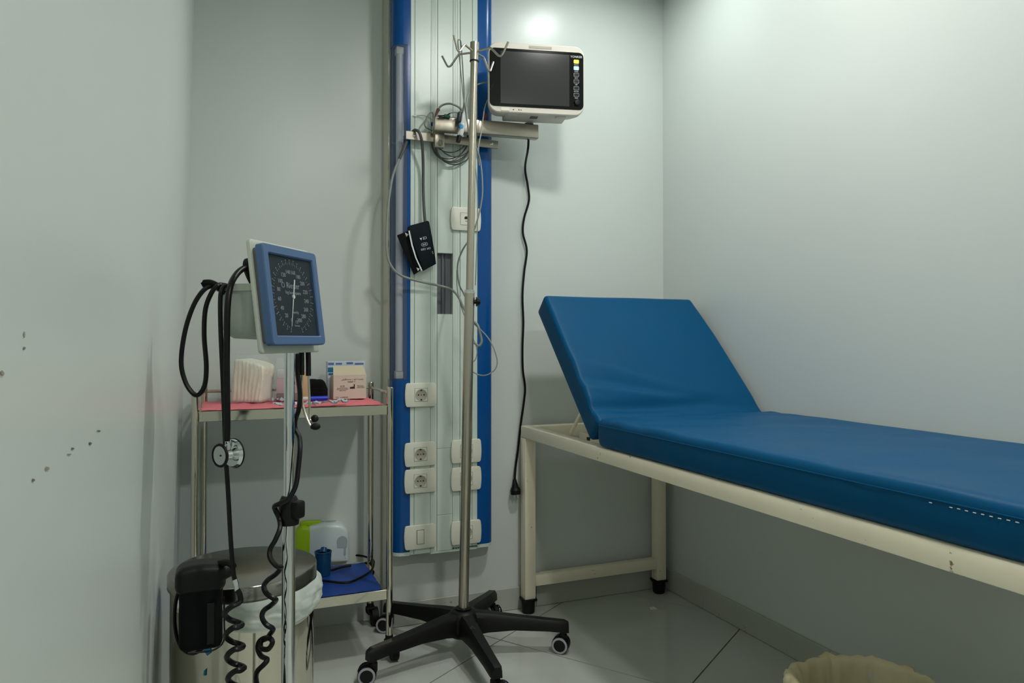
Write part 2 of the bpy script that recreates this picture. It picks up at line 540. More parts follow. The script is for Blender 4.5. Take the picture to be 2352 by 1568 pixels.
# ------------------------------------------------------------------ examination bed
BX0, BX1, BY0, BY1, RT = 1.054, 1.660, 0.58, 2.497, 0.683   # outer frame, rail top
bed = thing('examination_bed', ((BX0 + BX1) / 2, (BY0 + BY1) / 2, 0), 'blue vinyl examination bed on a cream steel frame with raised backrest', 'bed')
TB = 0.042
for x0 in (BX0, BX1 - TB):
    obj('side_rail', B().span(x0, x0 + TB, BY0, BY1, RT - TB, RT, 0.003, 2), 'cream_paint', bed)
for y0 in (BY0, BY1 - TB):
    obj('end_rail', B().span(BX0 + TB, BX1 - TB, y0, y0 + TB, RT - TB, RT, 0.003, 2), 'cream_paint', bed)
    obj('stretcher', B().span(BX0 + TB, BX1 - TB, y0 + 0.002, y0 + TB - 0.002, 0.098, 0.138, 0.003, 2), 'cream_paint', bed)
for x0 in (BX0, BX1 - TB):
    for y0 in (BY0, BY1 - TB):
        leg = obj('leg', B().span(x0, x0 + TB, y0, y0 + TB, 0.045, RT - TB - 0.0005, 0.003, 2), 'cream_paint', bed)
        cx, cy = x0 + TB / 2, y0 + TB / 2
        obj('foot_cap', B().lathe([(0.0, 0.0), (0.020, 0.0), (0.0235, 0.004), (0.0255, 0.045), (0.030, 0.046), (0.030, 0.054), (0.0, 0.054)], 24, MX.Translation((cx, cy, 0)))
            .box((cx, cy, 0.05), (0.052, 0.052, 0.010), 0.003), 'black_rubber', leg)
for y0 in (0.95, 1.40, 1.86):
    obj('cross_bar', B().span(BX0 + TB, BX1 - TB, y0, y0 + 0.03, RT - 0.032, RT - 0.002, 0.002, 1), 'cream_paint', bed)
obj('bed_board', B().span(BX0 + 0.03, BX1 - 0.03, BY0 + 0.002, 1.93, RT - 0.008, RT + 0.0005, 0.001, 1), 'cream_paint', bed)
# support strut with its slotted bracket behind the backrest
obj('backrest_strut', B().tube([(1.120, 2.250, RT - 0.032), (1.126, 2.19, RT + 0.04), (1.132, 2.13, RT + 0.11)], 0.0060, 10, 4), 'cream_paint', bed)
br = B().span(1.150, 1.156, 2.06, 2.215, RT - 0.038, RT + 0.004, 0.001, 1)
brk = obj('strut_bracket', br, 'cream_paint', bed)
obj('bracket_slot', B().prism([(2.135, RT - 0.004), (2.160, RT - 0.006), (2.155, RT - 0.024), (2.143, RT - 0.030)], 1.1485, 1.1495,
                              M=basis((0, 0, 0), (0, 1, 0), (0, 0, 1), (1, 0, 0))), 'dark_hole', brk, smooth=0)

def cushion(sx, sy, sz, r, nx, ny, nz, fn):
    t = bmesh.new()
    bmesh.ops.create_cube(t, size=1.0)
    for v in t.verts: v.co = V((v.co.x * sx, v.co.y * sy, v.co.z * sz))
    bmesh.ops.bevel(t, geom=list(t.edges), offset=r, segments=4, profile=0.5, affect='EDGES')
    for ax, n, L in ((0, nx, sx), (1, ny, sy), (2, nz, sz)):
        for i in range(1, n):
            p = [0, 0, 0]; nn = [0, 0, 0]
            p[ax] = -L / 2 + r + (L - 2 * r) * i / n; nn[ax] = 1
            bmesh.ops.bisect_plane(t, geom=list(t.verts) + list(t.edges) + list(t.faces), plane_co=p, plane_no=nn)
    for v in t.verts: v.co += V(fn(v.co.copy()))
    return t
MW = BX1 + 0.020 - (BX0 - 0.002)
MXC = (BX1 + 0.020 + BX0 - 0.002) / 2
MT = 0.086
SY0, SY1 = BY0, 1.909
def seat_fn(c):
    top = 1.0 if c.z > 0 else 0.0
    y = c.y - (SY1 - SY0) / 2             # 0 at the hinge, negative towards the foot
    near = math.exp(-((y + 0.05) / 0.10) ** 2)
    side = max(0.0, min(1.0, (-c.x / MW + 0.45)))
    z = top * (0.0015 * near * math.sin(c.x * 34 + y * 60) - 0.011 * math.exp(-(y / 0.024) ** 2) * (0.2 + 0.8 * math.sin(c.x * 13 + 0.6) ** 2)
               - 0.010 * math.exp(-((y + 0.055 + 0.10 * c.x) / 0.016) ** 2) * math.exp(-((c.x + 0.14) / 0.12) ** 2)
               + 0.005 * math.exp(-((y + 0.085 + 0.12 * c.x) / 0.018) ** 2) * math.exp(-((c.x + 0.14) / 0.14) ** 2)
               + 0.0035 * math.sin((c.x * 9 + y * 26)) * math.exp(-((y + 0.25) / 0.16) ** 2) * side
               + 0.002 * noise.noise(V((c.x * 6, c.y * 6, 0))))
    x = -0.004 * (1 - abs(c.z) / (MT / 2)) * (1 if c.x < -MW / 2 + 0.03 else 0)
    if c.x < -MW / 2 + 0.03: x += 0.0015 * noise.noise(V((c.y * 14, c.z * 20, 2)))
    return (x, 0, z)
b = B(); b.merge(cushion(MW, SY1 - SY0, MT, 0.016, 36, 110, 4, seat_fn), MX.Translation((MXC, (SY0 + SY1) / 2, RT + 0.001 + MT / 2)))
seat = obj('mattress', b, 'vinyl', bed, smooth=50)
SEATTOP = RT + 0.001 + MT
obj('seam', B().tube([(BX0 - 0.0048, y, SEATTOP - 0.021) for y in [SY0 + 0.02 + k * 0.13 for k in range(11)]], 0.0012, 6, 2), 'vinyl', seat)
st = B()
for k in range(17):
    y = 0.60 + k * 0.0125 + (0.022 if k == 16 else 0)
    st.box((BX0 - 0.0058, y, SEATTOP - 0.027 + 0.0002 * (k % 3)), (0.0012, 0.005, 0.0014), 0.0003, 1)
obj('stitching', st, 'print_white', seat, kind='stuff', label='short white stitches along the mattress edge')
# backrest
AB = R(46.0)
BL = 0.565
def back_fn(c):  # folds of the cover above the hinge
    front = 1.0 if c.z > 0 else 0.0
    v = c.y + BL / 2                       # 0 at hinge
    u = c.x / MW                           # -0.5 at the room side
    fold = 0.0
    for v0, sl, wd, am in ((0.060, 0.02, 0.024, -0.019), (0.125, 0.16, 0.020, -0.007), (0.105, 0.10, 0.016, 0.006), (0.165, 0.24, 0.022, 0.005)):
        fold += am * math.exp(-((v - v0 + sl * (u + 0.1)) / wd) ** 2) * (0.25 + 0.75 * math.exp(-((u + 0.25) / 0.28) ** 2))
    fold -= 0.008 * math.exp(-((v - 0.07) / 0.02) ** 2) * math.exp(-((u - 0.12) / 0.14) ** 2)
    z = front * (fold + 0.0025 * noise.noise(V((c.x * 5, c.y * 5, 3))))
    x = 0.0
    if c.x > MW / 2 - 0.03: x = -0.012 * max(0, (v - 0.35)) / 0.2
    return (x, 0.0, z)
hinge = V((MXC, 1.934, RT + 0.038))
Mb = basis(hinge, (1, 0, 0), (0, math.cos(AB), math.sin(AB)), (0, -math.sin(AB), math.cos(AB)))
b = B(); b.merge(cushion(MW - 0.006, BL, MT, 0.014, 36, 60, 4, back_fn), Mb @ MX.Translation((0, BL / 2, 0.0)))
back = obj('backrest', b, 'vinyl', bed, smooth=50)
obj('seam', B().tube([Mb @ V((-MW / 2 + 0.0055, v, MT / 2 - 0.016)) for v in (0.02, 0.15, 0.3, 0.42, BL - 0.02)], 0.0012, 6, 3), 'vinyl', back)
obj('backrest_board', B().span(-MW / 2 + 0.03, MW / 2 - 0.03, 0.03, BL - 0.03, -MT / 2 - 0.008, -MT / 2 - 0.0005, M=Mb), 'cream_paint', bed)

# ------------------------------------------------------------------ wall service panel
PF = 2.465           # its front plane
PX0, PX1, PW0, PW1, PZ0, PZ1 = 0.570, 0.937, 0.627, 0.873, 0.260, 2.415
panel = thing('medical_service_panel', ((PX0 + PX1) / 2, YB, PZ0), 'tall white and blue medical service panel running up the back wall', 'wall panel')
obj('back_body', B().span(PW0 + 0.001, PW1 - 0.001, PF + 0.020, YB - 0.0005, PZ0 + 0.004, PZ1), 'alu', panel, smooth=0)
def blue_prof(x_in, x_out):
    s = 1 if x_out > x_in else -1
    w = abs(x_out - x_in); r = 0.034
    pts = [(x_in, PF + 0.001), (x_in + s * (w - r), PF + 0.001)]
    for k in range(1, 9):
        a = R(90 * k / 8)
        pts.append((x_in + s * (w - r + r * math.sin(a)), PF + 0.001 + r - r * math.cos(a)))
    pts += [(x_out, YB - 0.0005), (x_in, YB - 0.0005)]
    return pts
LZ0, LZ1 = 0.862, 2.020
obj('side_cover', B().prism(blue_prof(PW1, PX1), PZ0 + 0.012, PZ1), 'panel_blue', panel)
obj('side_cover', B().prism(blue_prof(PW0, PX0), PZ0 + 0.012, LZ0), 'panel_blue', panel)
obj('side_cover', B().prism(blue_prof(PW0, PX0), LZ1, PZ1), 'panel_blue', panel)
obj('side_cover', B().span(PW0 - 0.010, PW0, PF + 0.001, YB - 0.001, LZ0, LZ1), 'panel_blue', panel, smooth=0)
obj('lamp_channel', B().span(PX0 + 0.001, PW0 - 0.0105, YB - 0.020, YB - 0.001, LZ0 + 0.0005, LZ1 - 0.0005), 'panel_blue_deep', panel, smooth=0)
pr = blue_prof(PW0 - 0.011, PX0)[:-2]
pi = [(x + 0.0016, y + 0.0016) for x, y in pr][::-1]
obj('lamp_cover', B().prism(pr + [(PX0, YB - 0.022), (PX0 + 0.0016, YB - 0.022)] + pi, LZ0 + 0.001, LZ1 - 0.001), 'lamp_cover', panel)
obj('lamp_tube', B().cyl((0.594, PF + 0.024, LZ0 + 0.03), (0.594, PF + 0.024, LZ1 - 0.03), 0.0125, seg=24), 'lamp_tube', panel)
for z0, z1 in ((LZ0 + 0.004, LZ0 + 0.03), (LZ1 - 0.03, LZ1 - 0.004)):
    obj('lamp_holder', B().box((0.594, PF + 0.030, (z0 + z1) / 2), (0.026, 0.03, z1 - z0), 0.003), 'plate_white', panel)
edges = [PW0, 0.642, 0.700, 0.724, 0.781, 0.8075, 0.853, PW1]
SL0, SL1 = 1.090, 1.304
for k in range(7):
    x0, x1 = edges[k] + 0.0006, edges[k + 1] - 0.0006
    front = PF + (0.0015 if k in (2, 4) else 0.0)
    if k == 3:
        for z0, z1 in ((PZ0 + 0.004, 0.388), (0.389, 0.620), (0.621, SL0), (SL1, PZ1)):
            obj('cover_strip', B().span(x0, x1, PF + 0.001, PF + 0.02, z0, z1, 0.0008, 1), 'panel_white', panel, smooth=0)
        continue
    bb = B().span(x0, x1, front, PF + 0.02, PZ0 + (0.002 if k < 3 else 0.010), PZ1, 0.0008, 1)
    if k in (2, 4):
        for q in (0.33, 0.66):
            xx = x0 + (x1 - x0) * q
            bb.span(xx - 0.001, xx + 0.001, front - 0.0012, front + 0.001, PZ0 + 0.004, PZ1)
    obj('cover_strip', bb, 'panel_white', panel, smooth=0)
obj('slot_back', B().span(edges[3], edges[4], PF + 0.0195, PF + 0.0205, SL0 - 0.01, SL1 + 0.01)
    .span(0.744, 0.7475, PF + 0.012, PF + 0.02, SL0, SL1).span(0.757, 0.759, PF + 0.014, PF + 0.02, SL0, SL1), 'gauge_side', panel, smooth=0)
for s_in, s_out in ((PW0, PX0), (PW1, PX1)):
    obj('end_cap', B().prism(blue_prof(s_in, s_out), PZ0, PZ0 + 0.0118), 'panel_white', panel)
obj('end_cap', B().span(0.7005, 0.8725, PF + 0.002, YB - 0.002, PZ0 - 0.004, PZ0 + 0.0035, 0.001, 1), 'panel_white', panel, smooth=0)

# sockets and switch
def plate_poly(w, h, r=0.006):
    pts = []
    for sx in (1, -1):
        ys = [h / 2 - r - (h - 2 * r) * k / 6 for k in range(7)]
        if sx == -1: ys = ys[::-1]
        if sx == 1: pts += [(w / 2 - 0.004 - r * (1 - math.sin(R(a))), h / 2 - r * (1 - math.cos(R(a)))) for a in (0, 30, 60)]
        pts += [(sx * (w / 2 - 0.004 * (2 * y / h) ** 2), y) for y in ys]
        if sx == 1: pts += [(w / 2 - 0.004 - r * (1 - math.sin(R(a))), -h / 2 + r * (1 - math.cos(R(a)))) for a in (60, 30, 0)]
        if sx == 1: pts += [(-(w / 2 - 0.004 - r * (1 - math.sin(R(a)))), -h / 2 + r * (1 - math.cos(R(a)))) for a in (0, 30, 60)]
        if sx == -1: pts += [(-(w / 2 - 0.004 - r * (1 - math.sin(R(a)))), h / 2 - r * (1 - math.cos(R(a)))) for a in (60, 30, 0)]
    return pts
FACE = lambda x, z, tilt=0.0: basis((x, PF - 0.0002, z), (1, 0, 0), (0, 0, 1), (0, -1, 0)) @ MX.Rotation(R(tilt), 4, 'Z')
PWD, PHT, PTH = 0.113, 0.082, 0.0095
def wall_plate(kind, x, z, label, cat, tilt=0.0):
    M = FACE(x, z, tilt)
    t = thing({'socket': 'power_socket', 'switch': 'light_switch', 'data': 'data_socket'}[kind], (x, PF, z - PHT / 2), label, cat,
              group='white plates on the service panel')
    obj('cover_plate', B().prism(plate_poly(PWD, PHT), 0.0, PTH, M, bev=0.0022), 'plate_white', t)
    if kind == 'switch':
        obj('shadow_gap', B().span(-0.0135, 0.0135, -0.0245, 0.0245, PTH - 0.001, PTH + 0.0003, M=M), 'seam_line', t, smooth=0)
        obj('rocker', B().box((0, 0, PTH), (0.0235, 0.0455, 0.006), 0.001, 2, M=M @ MX.Rotation(R(2), 4, 'X')), 'plate_white', t)
        return
    q = 0.0465 if kind == 'socket' else 0.044
    obj('shadow_gap', B().span(-q / 2, q / 2, -q / 2, q / 2, PTH - 0.001, PTH + 0.0003, M=M), 'seam_line', t, smooth=0)
    ins = obj('insert', B().span(-q / 2 + 0.0011, q / 2 - 0.0011, -q / 2 + 0.0011, q / 2 - 0.0011, PTH - 0.001, PTH + 0.0009, 0.0004, 1, M=M), 'plate_white', t, smooth=0)
    if kind == 'socket':
        Mi = M @ MX.Translation((0, 0, PTH + 0.0009))
        obj('well', B().lathe([(0.0, 0.0004), (0.0178, 0.0004), (0.0192, 0.0014), (0.0202, 0.0010), (0.0202, 0.0)], 36, Mi), 'socket_grey', ins)
        for dx in (-0.0098, 0.0, 0.0098):
            obj('pin_hole', B().cyl(Mi @ V((dx, 0, 0.0003)), Mi @ V((dx, 0, 0.0008)), 0.0026 if dx else 0.0020, seg=14), 'dark_hole', ins)
        for dy in (-0.0163, 0.0163):
            obj('earth_clip', B().box((0, dy, 0.001), (0.006, 0.0042, 0.002), 0.0006, 1, M=Mi), 'dark_hole', ins, smooth=0)
    else:
        Mi = M @ MX.Translation((0, 0, PTH + 0.0009))
        obj('data_port', B().prism([(-0.007, -0.001), (0.007, -0.001), (0.007, 0.006), (0.0035, 0.009), (-0.0035, 0.009), (-0.007, 0.006)], 0, 0.0004, Mi), 'dark_hole', ins, smooth=0)
        obj('port_mark', B().span(-0.004, 0.004, -0.0085, -0.0065, 0, 0.0004, M=Mi), 'seam_line', ins, smooth=0)
wall_plate('socket', 0.664, 0.810, 'white socket plate alone at the top of the left column', 'socket')
wall_plate('socket', 0.662, 0.606, 'upper of the two close white socket plates in the left column', 'socket', 1.0)
wall_plate('socket', 0.662, 0.5145, 'lower of the two close white socket plates in the left column', 'socket', 0.6)
wall_plate('switch', 0.662, 0.3225, 'white rocker switch plate at the bottom left of the panel', 'switch', 0.8)
wall_plate('data', 0.827, 1.4275, 'white data outlet plate beside the steel pole, above the dark slot', 'socket')
wall_plate('socket', 0.829, 0.607, 'upper of the two close white socket plates behind the pole', 'socket')
wall_plate('socket', 0.829, 0.5100, 'lower of the two close white socket plates behind the pole', 'socket')
wall_plate('socket', 0.829, 0.3215, 'white socket plate at the bottom right of the panel', 'socket')

# ------------------------------------------------------------------ equipment rail, arm, monitor
RY = 2.432           # rail front
rail = thing('equipment_rail', (0.755, RY, 1.682), 'flat steel rail bolted across the service panel', 'rail')
rz = 1.697
obj('bar', B().span(0.603, 0.940, RY, RY + 0.006, rz - 0.0145, rz + 0.0145, 0.001, 1), 'arm_steel', rail, smooth=0)
for x in (0.632, 0.914):
    obj('standoff', B().cyl((x, RY + 0.006, rz), (x, PF, rz), 0.007, seg=16), 'arm_steel', rail)
    obj('bolt', B().lathe([(0, 0.004), (0.004, 0.0035), (0.006, 0.0015), (0.0066, 0)], 16, basis((x, RY, rz), (1, 0, 0), (0, 0, 1), (0, -1, 0))), 'chrome', rail)
armp0, armp1 = V((0.690, 2.400, 1.735)), V((1.066, 2.372, 1.738))
ad = (armp1 - armp0); al = ad.length; ad.normalize()
an = V((ad.y, -ad.x, 0)).normalized()
MA = basis(armp0, ad, -an, (0, 0, 1))
arm = thing('monitor_arm', (0.72, 2.41, 1.66), 'brushed steel arm clamped to the rail, carrying the monitor', 'arm')
obj('arm_bar', B().box((al / 2, 0, 0), (al, 0.030, 0.050), 0.004, 3, M=MA), 'arm_steel', arm)
obj('clamp', B().span(0.699, 0.733, RY - 0.020, RY - 0.0005, rz - 0.036, rz + 0.034, 0.002, 2), 'arm_steel', arm)
obj('clamp_bolt', B().cyl((0.716, RY - 0.020, rz - 0.021), (0.716, RY - 0.027, rz - 0.021), 0.0105, seg=6), 'chrome', arm)
obj('pivot', B().cyl((1.035, 2.376, 1.7635), (1.035, 2.376, 1.7685), 0.016, seg=24), 'gauge_side', arm)

MRZ = -YAW + R(9.0)
mo = thing('patient_monitor', (*cam(0.0848, 2.49, 0).xy, 1.770), 'white patient monitor with a dark blank screen and side keys', 'monitor', MRZ)
def L(f, *a, **k): return dict(world=False, **k)
MWd, MHt, MDp = 0.332, 0.240, 0.120
zc = MHt / 2 + 0.001
Mm = basis((0, 0, zc), (1, 0, 0), (0, 0, 1), (0, -1, 0))    # local face frame: x right, y up, z out to the viewer
sh = B()
out = rrect(MWd, MHt, 0.034, 6); 
secs = [(1.0, 1.0, 0.0), (0.995, 0.99, -0.03), (0.93, 0.90, -0.085), (0.86, 0.80, -MDp)]
n = len(out); vs = []; fs = []
front = rrect(MWd - 0.006, MHt - 0.006, 0.031, 6)
rings = [[(x, y, 0.003) for x, y in front]] + [[(x * a, y * c, z) for x, y in out] for a, c, z in secs]
for rg in rings: vs += rg
for k in range(len(rings) - 1):
    for i in range(n): fs.append((k * n + i, k * n + (i + 1) % n, (k + 1) * n + (i + 1) % n, (k + 1) * n + i))
fs += [tuple(range(n)), tuple(range((len(rings) - 1) * n, len(rings) * n))[::-1]]
sh.raw(vs, fs, Mm)
shell = obj('casing', sh, 'monitor_shell', mo, world=False, smooth=35)
obj('handle_slot', B().prism(rrect(0.080, 0.008, 0.002, 2), 0.0025, 0.0042, Mm @ MX.Translation((0.012, MHt / 2 - 0.012, 0))), 'socket_grey', shell, world=False, smooth=0)
gl = obj('front_glass', B().prism(rrect(0.326, 0.198, 0.016, 4), 0.002, 0.0050, Mm @ MX.Translation((0, -0.001, 0)), bev=0.0006), 'monitor_glass', mo, world=False, smooth=0)
obj('screen', B().prism([(-0.126, -0.090), (0.113, -0.090), (0.113, 0.088), (-0.126, 0.088)], 0.0051, 0.0054, Mm), 'monitor_screen', gl, world=False, smooth=0)
kx = 0.1375
for k, (m, zz) in enumerate((('key_yellow', 0.066), ('key_white', 0.0435), ('print_grey', 0.0205), ('print_grey', -0.0025), ('print_grey', -0.026), ('print_grey', -0.049))):
    kk = obj('key', B().prism(rrect(0.0185, 0.0135, 0.003, 3), 0.005, 0.0062, Mm @ MX.Translation((kx, zz, 0))), m, mo, world=False, smooth=0)
    if k > 1:
        obj('key_face', B().prism(rrect(0.0162, 0.0112, 0.0022, 3), 0.0062, 0.0066, Mm @ MX.Translation((kx, zz, 0))), 'key_black', kk, world=False, smooth=0)
obj('knob', B().lathe([(0.011, 0.005), (0.0105, 0.013), (0.0085, 0.016), (0, 0.0165)], 28, Mm @ MX.Translation((kx + 0.002, -0.077, 0))), 'key_black', mo, world=False)
obj('power_button', B().prism(rrect(0.029, 0.0105, 0.002, 2), 0.0028, 0.0050, Mm @ MX.Translation((-0.1095, -0.1095, 0))), 'plate_white', mo, world=False, smooth=0)
tx = [('YONKER', 0.0105, Mm @ MX.Translation((kx, 0.0825, 0.0054)), 'CENTER')]
for s_, zz in (('SILENCE', 0.0550), ('FREEZE', 0.0322), ('PRINT', 0.0092), ('NIBP', -0.0138), ('RECORD', -0.0372), ('MENU', -0.0602)):
    tx.append((s_, 0.0044, Mm @ MX.Translation((kx, zz, 0.0054)), 'CENTER'))
obj('key_lettering', text_b(tx), 'print_white', mo, world=False, smooth=0, kind='stuff')
obj('indicator_marks', B().span(-0.0835, -0.0795, -0.111, -0.108, 0.0028, 0.0036, M=Mm).span(-0.0645, -0.0605, -0.111, -0.108, 0.0028, 0.0036, M=Mm)
    .span(-0.0565, -0.0535, -0.111, -0.108, 0.0028, 0.0036, M=Mm), 'print_black', mo, world=False, smooth=0)
obj('mount_plate', B().span(-0.105, 0.112, 0.020, 0.105, 0.002, 0.024, 0.004, 2).span(-0.098, -0.060, 0.012, 0.03, -0.001, 0.010, 0.002).span(0.070, 0.105, 0.012, 0.03, -0.002, 0.010, 0.002), 'monitor_shell', mo, world=False)
obj('mount_clip', B().span(-0.016, 0.010, 0.03, 0.05, -0.0012, 0.004, 0.001, 1), 'gauge_side', mo, world=False)

# its power cord hanging down the wall
cord = thing('hanging_mains_cable', on_y(1184, 1140, 2.50), 'black power cord hanging loose on the wall below the monitor', 'cable')
cpts = [at(1214, 300, 2.60), at(1213, 340, 2.63)] + [on_y(px, py, 2.515) for px, py in
        ((1206, 385), (1212, 425), (1215, 460), (1204, 500), (1201, 535), (1210, 575), (1204, 625), (1200, 680), (1202, 740), (1200, 800), (1201, 850), (1206, 890), (1203, 925), (1196, 975), (1190, 1030), (1184, 1075))] + [on_y(1182, 1108, 2.505)]
obj('cable', B().tube(cpts, 0.0042, 8, 5), 'black_hose', cord)
pl0, pl1 = on_y(1182, 1100, 2.505), on_y(1184, 1128, 2.503)
pd = (pl1 - pl0).normalized()
obj('plug', B().cyl(pl0, pl0 + pd * 0.03, 0.006, 0.013, 16).cyl(pl0 + pd * 0.03, pl0 + pd * 0.040, 0.0150, 0.0195, 20).cyl(pl0 + pd * 0.040, pl0 + pd * 0.055, 0.0195, 0.0185, 20), 'black_plastic', cord)
obj('plug_pins', B().cyl(pl0 + pd * 0.055 + V((0.007, -0.004, 0)), pl0 + pd * 0.069 + V((0.007, -0.004, 0)), 0.0026, seg=10)
    .cyl(pl0 + pd * 0.055 + V((-0.007, -0.004, 0)), pl0 + pd * 0.069 + V((-0.007, -0.004, 0)), 0.0026, seg=10), 'chrome', cord)

# ------------------------------------------------------------------ leads, sensor and hoses at the rail
ecg = thing('ecg_lead_cable', on_y(1035, 370, 2.448), 'coiled grey lead cable with coloured clips hung on the rail', 'cable')
b = B()
for k, (cx, cy, rx, ry, tlt) in enumerate(((1040, 322, 42, 52, 0), (1037, 325, 46, 46, 3), (1044, 320, 40, 40, -4), (1036, 316, 38, 34, 4), (1042, 324, 46, 54, -2), (1034, 321, 42, 44, 6))):
    pts = []
    for i in range(14):
        a = 2 * math.pi * i / 14
        qx, qy = rx * math.cos(a), ry * math.sin(a)
        pts.append(on_y(cx + qx * math.cos(R(tlt)) - qy * math.sin(R(tlt)), cy + qy, 2.4435 + 0.0024 * k + 0.002 * math.sin(3 * a)))
    b.tube(pts, 0.0021, 6, 3, closed=True)
obj('cable_coil', b, 'dark_grey_cable', ecg)
YA = 2.392
obj('lead_wires', B().tube([on_y(1003, 262, YA), on_y(1012, 244, YA - 0.01), on_y(1032, 238, YA - 0.012), on_y(1052, 245, YA - 0.012), on_y(1064, 257, YA - 0.012)], 0.0034, 8, 5)
    .tube([on_y(993, 300, 2.44), on_y(978, 292, 2.43), on_y(976, 280, 2.425), on_y(986, 261, 2.425), on_y(994, 260, 2.43), on_y(995, 280, 2.437)], 0.0026, 8, 5)
    .tube([on_y(957, 266, 2.46), on_y(970, 265, 2.455), on_y(984, 269, 2.445), on_y(992, 275, 2.44)], 0.0011, 6, 4)
    .tube([on_y(1030, 261, YA - 0.016), on_y(1045, 258, YA - 0.02), on_y(1062, 262, YA - 0.02)], 0.0019, 6, 4)
    .tube([on_y(991, 285, 2.437), on_y(990, 300, 2.44), on_y(990, 330, 2.445)], 0.0022, 6, 3).tube([on_y(995, 285, 2.437), on_y(996, 330, 2.445)], 0.0022, 6, 3), 'grey_cable', ecg)
obj('brown_clip', B().tube([on_y(999, 268, YA - 0.014), on_y(1003, 259, YA - 0.014), on_y(1007, 251, YA - 0.014)], lambda t: 0.002 + 0.0045 * t, 10, 4), 'clip_brown', ecg)
obj('green_clip', B().box((0, 0, 0), (0.022, 0.009, 0.010), 0.002, 2, M=MX.Translation(on_y(1027, 267, YA - 0.018)) @ MX.Rotation(R(8), 4, 'Y')), 'clip_green', ecg)
obj('black_clip', B().tube([on_y(1006, 266, YA - 0.018), on_y(1022, 265, YA - 0.02), on_y(1034, 261, YA - 0.02)], 0.0022, 8, 4)
    .tube([on_y(1008, 269, YA - 0.018), on_y(1022, 269, YA - 0.02)], 0.002, 8, 3), 'black_plastic', ecg)
obj('blue_clip', B().ball(on_y(993, 285, 2.432), 0.0055, (1, 0.8, 1.4), 12), 'clip_blue', ecg)
obj('orange_clip', B().box((0, 0, 0), (0.012, 0.012, 0.026), 0.004, 2, M=MX.Translation(on_y(1113, 268, 2.44)) @ MX.Rotation(R(14), 4, 'Y')), 'clip_orange', ecg)
obj('cable_tie', B().box(on_y(952, 266, 2.4625), (0.012, 0.005, 0.005), 0.001, 1), 'plate_white', ecg)

# oxygen sensor clip
sen = thing('oxygen_sensor_clip', on_y(1058, 325, 2.36), 'white finger sensor clip with blue dot hanging in front of the arm', 'sensor')
sc = on_y(1060, 288, 2.355)
Ms = basis(sc, (math.cos(R(6)), 0, -math.sin(R(6))), (0, -1, 0), (math.sin(R(6)), 0, math.cos(R(6)))) @ MX.Scale(1.22, 4)
obj('clip_body', B().box((0.002, 0, 0.018), (0.018, 0.018, 0.046), 0.006, 3, M=Ms).box((0.001, 0.004, -0.014), (0.016, 0.016, 0.040), 0.006, 3, M=Ms @ MX.Rotation(R(7), 4, 'Y')), 'sensor_white', sen)
obj('grip_pad', B().box((-0.0095, 0.003, 0.020), (0.0115, 0.016, 0.030), 0.004, 3, M=Ms), 'sensor_dark', sen)
obj('blue_dot', B().lathe([(0, 0.0142), (0.0062, 0.0142), (0.0066, 0.0125), (0.0066, 0.008)], 24, Ms @ basis((-0.004, 0, -0.007), (1, 0, 0), (0, 0, -1), (0, 1, 0))), 'dot_blue', sen)
obj('spring_arms', B().tube([Ms @ V((-0.004, 0.012, -0.012)), Ms @ V((-0.009, 0.011, -0.024)), Ms @ V((-0.010, 0.009, -0.032))], 0.0022, 8, 4), 'chrome', sen)
obj('strain_relief', B().cyl(Ms @ V((-0.004, 0.004, -0.030)), Ms @ V((-0.007, 0.006, -0.050)), 0.0085, 0.0075, 16), 'black_plastic', sen)
obj('sensor_cable', B().tube([at(1062, 262, 2.47), at(1066, 225, 2.42), at(1063, 160, 2.35), at(1059, 100, 2.275), at(1056, 92, 2.262), at(1052, 97, 2.262), at(1057, 150, 2.32),
                              at(1064, 220, 2.36), at(1070, 262, 2.385), at(1076, 305, 2.385), at(1084, 350, 2.375), at(1094, 400, 2.385), at(1097, 470, 2.39), at(1096, 540, 2.39), at(1094, 600, 2.39), at(1092, 655, 2.40)], 0.0018, 8, 6)
    .tube([at(1122, 188, 2.55), at(1095, 195, 2.50), at(1078, 212, 2.47), at(1072, 232, 2.45), at(1072, 262, 2.42), at(1078, 300, 2.40), at(1095, 340, 2.40), at(1104, 375, 2.41), at(1108, 420, 2.41), at(1107, 455, 2.41), at(1098, 500, 2.41),
           at(1084, 540, 2.40), at(1062, 575, 2.40), at(1051, 610, 2.40), at(1054, 650, 2.40), at(1064, 672, 2.40), at(1073, 690, 2.40)], 0.0028, 8, 6)
    .tube([at(1122, 225, 2.55), at(1113, 250, 2.50), at(1106, 300, 2.44), at(1099, 340, 2.41), at(1101, 380, 2.41)], 0.0022, 8, 6), 'grey_cable', sen)
hose = thing('pressure_hose', at(1110, 860, 2.40), 'long grey monitor hose sagging across the panel to the pole', 'hose')
obj('hose_tube', B().tube([on_y(934, 325, 2.445), on_y(926, 345, 2.435), on_y(917, 365, 2.43)], 0.0055, 8, 4), 'dark_grey_cable', hose)
obj('hose_tube', B().tube([on_y(917, 365, 2.43), on_y(902, 405, 2.425), on_y(893, 460, 2.42), on_y(888, 530, 2.42), on_y(889, 580, 2.42), on_y(898, 610, 2.42), on_y(920, 632, 2.425), on_y(960, 645, 2.435),
                           on_y(1005, 655, 2.44), on_y(1035, 664, 2.43), at(1052, 680, 2.45), at(1064, 705, 2.44), at(1078, 730, 2.43), at(1096, 745, 2.42), at(1104, 770, 2.42), at(1106, 785, 2.42), at(1099, 794, 2.42), at(1085, 782, 2.43)], 0.0042, 10, 6), 'grey_cable', hose)
